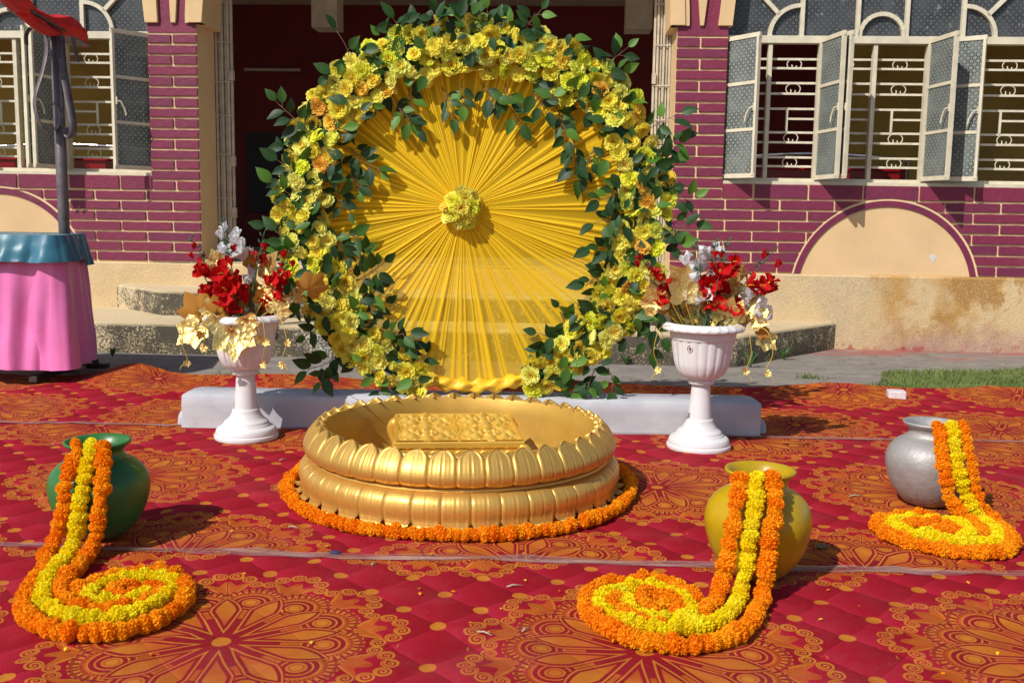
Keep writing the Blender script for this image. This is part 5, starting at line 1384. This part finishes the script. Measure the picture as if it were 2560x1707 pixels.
def lump(cx, cy, cz, sx, sy, sz, seed, n=28):
    b_ = MB(); prof = [(math.sin(PI * k / 14), -math.cos(PI * k / 14)) for k in range(15)]
    vs = []
    for r, z in prof:
        for k in range(n):
            a = 2 * PI * k / n; w = 1 + .16 * noise.noise((math.cos(a) * 2 + seed, math.sin(a) * 2, z * 2)) + .06 * math.sin(7 * a + z * 3)
            vs.append((cx + sx * r * math.cos(a) * w, cy + sy * r * math.sin(a) * w, cz + sz * z * w))
    b_.add(vs, [(j * n + k, j * n + (k + 1) % n, (j + 1) * n + (k + 1) % n, (j + 1) * n + k) for j in range(14) for k in range(n)]); return b_
rcl = empty('red_cloth', (-2.925, 6.5, 2.22)); tag(rcl, 'bunched bright red cloth draped along the bar on top of the pole', 'cloth')
def cloth_run(pts, radii, name):
    P = smooth_path(pts, .02); n = 26; vs = []
    for i, p in enumerate(P):
        t = (P[min(i + 1, len(P) - 1)] - P[max(i - 1, 0)]).normalized(); u = Vector((0, 0, 1)); u = (u - t * u.dot(t)).normalized(); w = t.cross(u)
        f = i / (len(P) - 1) * (len(radii) - 1); k = min(int(f), len(radii) - 2); r = radii[k] + (radii[k + 1] - radii[k]) * (f - k)
        for q in range(n):
            a = 2 * PI * q / n; rr = r * (1 + .22 * noise.noise((math.cos(a) * 1.6, math.sin(a) * 1.6, i * .16)) + .08 * math.sin(6 * a + i * .22))
            vs.append(p + (u * math.cos(a) * .75 + w * math.sin(a)) * rr)
    fs = [(i * n + k, i * n + (k + 1) % n, (i + 1) * n + (k + 1) % n, (i + 1) * n + k) for i in range(len(P) - 1) for k in range(n)]
    fs += [tuple(reversed(range(n))), tuple(range((len(P) - 1) * n, len(P) * n))]
    put(name, mesh(name, vs, fs, M_redcloth, True), rcl)
cloth_run([(.20, -1.15, .05), (.12, -.75, .04), (.06, -.45, .02), (.02, -.1, .035), (-.01, .2, .055), (-.05, .45, .045), (-.09, .66, .01)], [.06, .075, .05, .045, .085, .075, .02], 'cloth_fold')
cloth_run([(.09, -.62, -.01), (.06, -.35, -.035), (.02, -.1, -.03), (.0, .1, -.01)], [.03, .045, .04, .02], 'cloth_fold')

# ------------------------------------------------------------------ chrome sofas indoors, seen through the windows
def sofa(sx, depth, w, label):
    m = bld.matrix_world if False else Matrix.Translation((0, 8.718, 0)) @ Matrix.Rotation(FY, 4, 'Z')
    p = m @ Vector((sx, depth, .638)); s_ = empty('chrome_sofa', p, FY); tag(s_, label, 'sofa')
    MB().box(-w / 2, w / 2, .02, .12, .62, .95, .03).build('backrest', M_redvinyl, s_); MB().box(-w / 2, w / 2, .13, .62, .36, .48, .04).build('seat', M_redvinyl, s_)
    for z_, am in ((1.02, .05), (.66, .06), (.54, .03)):
        P = [(-w / 2 + w * k / 20, -.02, z_ + am * math.sin(PI * k / 20) * (1 if k % 2 else 1)) for k in range(21)]
        MB().tube(P, .016, 8).build('chrome_rail', M_chrome, s_, True)
    for k in range(5):
        x = -w / 2 + w * (k + .5) / 5; P = [(x + .05 * (1 - q / 16) * math.cos(q * .8), -.02, .80 + .05 * (1 - q / 16) * math.sin(q * .8)) for q in range(15)]
        MB().tube(P, .006, 5).build('chrome_scroll', M_chrome, s_, True)
    for x in (-w / 2 + .03, w / 2 - .03):
        for y_ in (.0, .55): MB().tube([(x, y_, 0), (x, y_, 1.0 if y_ == 0 else .4)], .018, 8).build('leg', M_chrome, s_, True)
sofa(-4.35, .75, 1.9, 'red vinyl sofa with chrome rails behind the left window')
sofa(2.75, .75, 1.7, 'red vinyl sofa with chrome rails behind the right window')

# ------------------------------------------------------------------ small things on the ground
M_foam = simple('pinkish_white_plaster', (.58, .50, .51), .85, 0, .12, 30, .5, 90)
b_ = MB().box(-.052, .052, -.05, .05, 0, .062, .006); o = b_.build('white_block', M_foam, None, False, (2.365, 6.03, .012)); o.rotation_euler = (0, 0, rad(-12))
tag(o, 'small broken white block lying on the carpet far right', 'block')
M_weed = simple('weed_green', (.05, .115, .02), .6, 0, .3, 20)
def weed(x, y, n, h, label):
    w = empty('weed', (x, y, 0)); tag(w, label, 'weed', 'weeds along the step'); r_ = random.Random(int(x * 77))
    for k in range(n):
        a = r_.uniform(0, 6.28); L = h * r_.uniform(.5, 1); e = Vector((math.cos(a) * L * .7, math.sin(a) * L * .4, L))
        b_ = MB()
        mid = e * .5 + Vector((0, 0, L * .15)); sd = Vector((-math.sin(a), math.cos(a), 0)) * .009
        b_.add([(0, 0, 0), mid - sd, mid + sd, e], [(0, 1, 2), (1, 3, 2)]); b_.build('blade', M_weed, w)
weed(1.78, 7.36, 16, .16, 'small weed growing at the corner of the step behind the right urn')
weed(.86, 7.40, 12, .09, 'low weed at the foot of the whitewashed step behind the ring')
weed(2.15, 7.80, 14, .12, 'weed along the slanted end of the step on the right')
weed(-3.0, 7.40, 10, .08, 'tiny weed by the step next to the pink skirt')
M_pet = flower_mat('stray_petal', [(0, (.86, .22, .003)), (.6, (.88, .42, .01)), (1, (.90, .70, .03))], .2)
pm = mesh('petal', [(-.5, 0, 0), (0, -.3, .12), (.5, 0, .02), (0, .35, .15)], [(0, 1, 2, 3)], M_pet, True)
rp = random.Random(9)
spots = [(-.30, 2.86), (-.26, 2.80), (-.255, 2.76), (-.16, 2.78), (-.22, 2.62), (-.10, 2.56), (-.05, 2.50), (-.45, 2.50), (-.50, 2.42), (-.02, 2.66), (.05, 2.88), (.15, 2.80), (-.62, 2.62), (-.88, 2.34), (-1.10, 2.36), (-.30, 2.33), (.86, 2.62), (1.00, 2.72), (.95, 2.84), (1.06, 2.30), (1.40, 2.92), (-.25, 3.10), (.05, 3.12), (-.6, 3.16), (1.35, 3.85), (1.42, 3.95), (1.3, 4.2), (1.05, 4.05), (1.9, 3.5), (.62, 3.35), (-.95, 3.3), (-.8, 2.9), (1.25, 2.42), (.05, 2.30)]
for x, y in spots:
    o = put('petal', pm, None, frame((x, y, FLAT + .006), Vector((rp.gauss(0, 1), rp.gauss(0, 1), 0)), Vector((rp.gauss(0, .3), rp.gauss(0, .3), 1)), rp.uniform(.010, .019)))
    tag(o, 'tiny stray marigold petal fallen on the red carpet', 'petal', 'stray petals on the carpet')
M_straw = simple('dry_straw', (.42, .34, .26), .9)
for x, y, a, L in ((.02, 2.83, .3, .05), (-.06, 2.49, -.5, .045), (.05, 2.52, .9, .035), (-.42, 3.0, 1.2, .03), (-1.0, 4.3, .9, .05), (-.75, 3.35, -.4, .04), (1.38, 3.86, .1, .05), (-1.75, 3.15, .35, .09), (.62, 2.2, .2, .04)):
    P = [(-L / 2, 0, .004), (-L * .1, L * .12, .006), (L / 2, -.02 * L, .004)]
    o = MB().tube(P, [.0022, .003, .001], 5).build('straw', M_straw, None, True, (x, y, FLAT + .003)); o.rotation_euler = (0, 0, a)
    tag(o, 'dry straw scrap lying on the red carpet', 'straw', 'straw scraps on the carpet')
M_blue = simple('blue_scrap', (.02, .025, .09), .7)
o = lump(0, 0, .006, .020, .008, .007, 3, 12).build('cloth_scrap', M_blue, None, True, (-.56, 3.10, FLAT)); tag(o, 'small dark blue scrap on the carpet left of the basin front', 'scrap')
o = lump(0, 0, .008, .022, .012, .010, 6, 12).build('pebble', simple('brown_pebble', (.16, .11, .05), .8), None, True, (1.05, 3.23, FLAT)); tag(o, 'small brown pebble on the carpet right of the yellow pot', 'pebble')
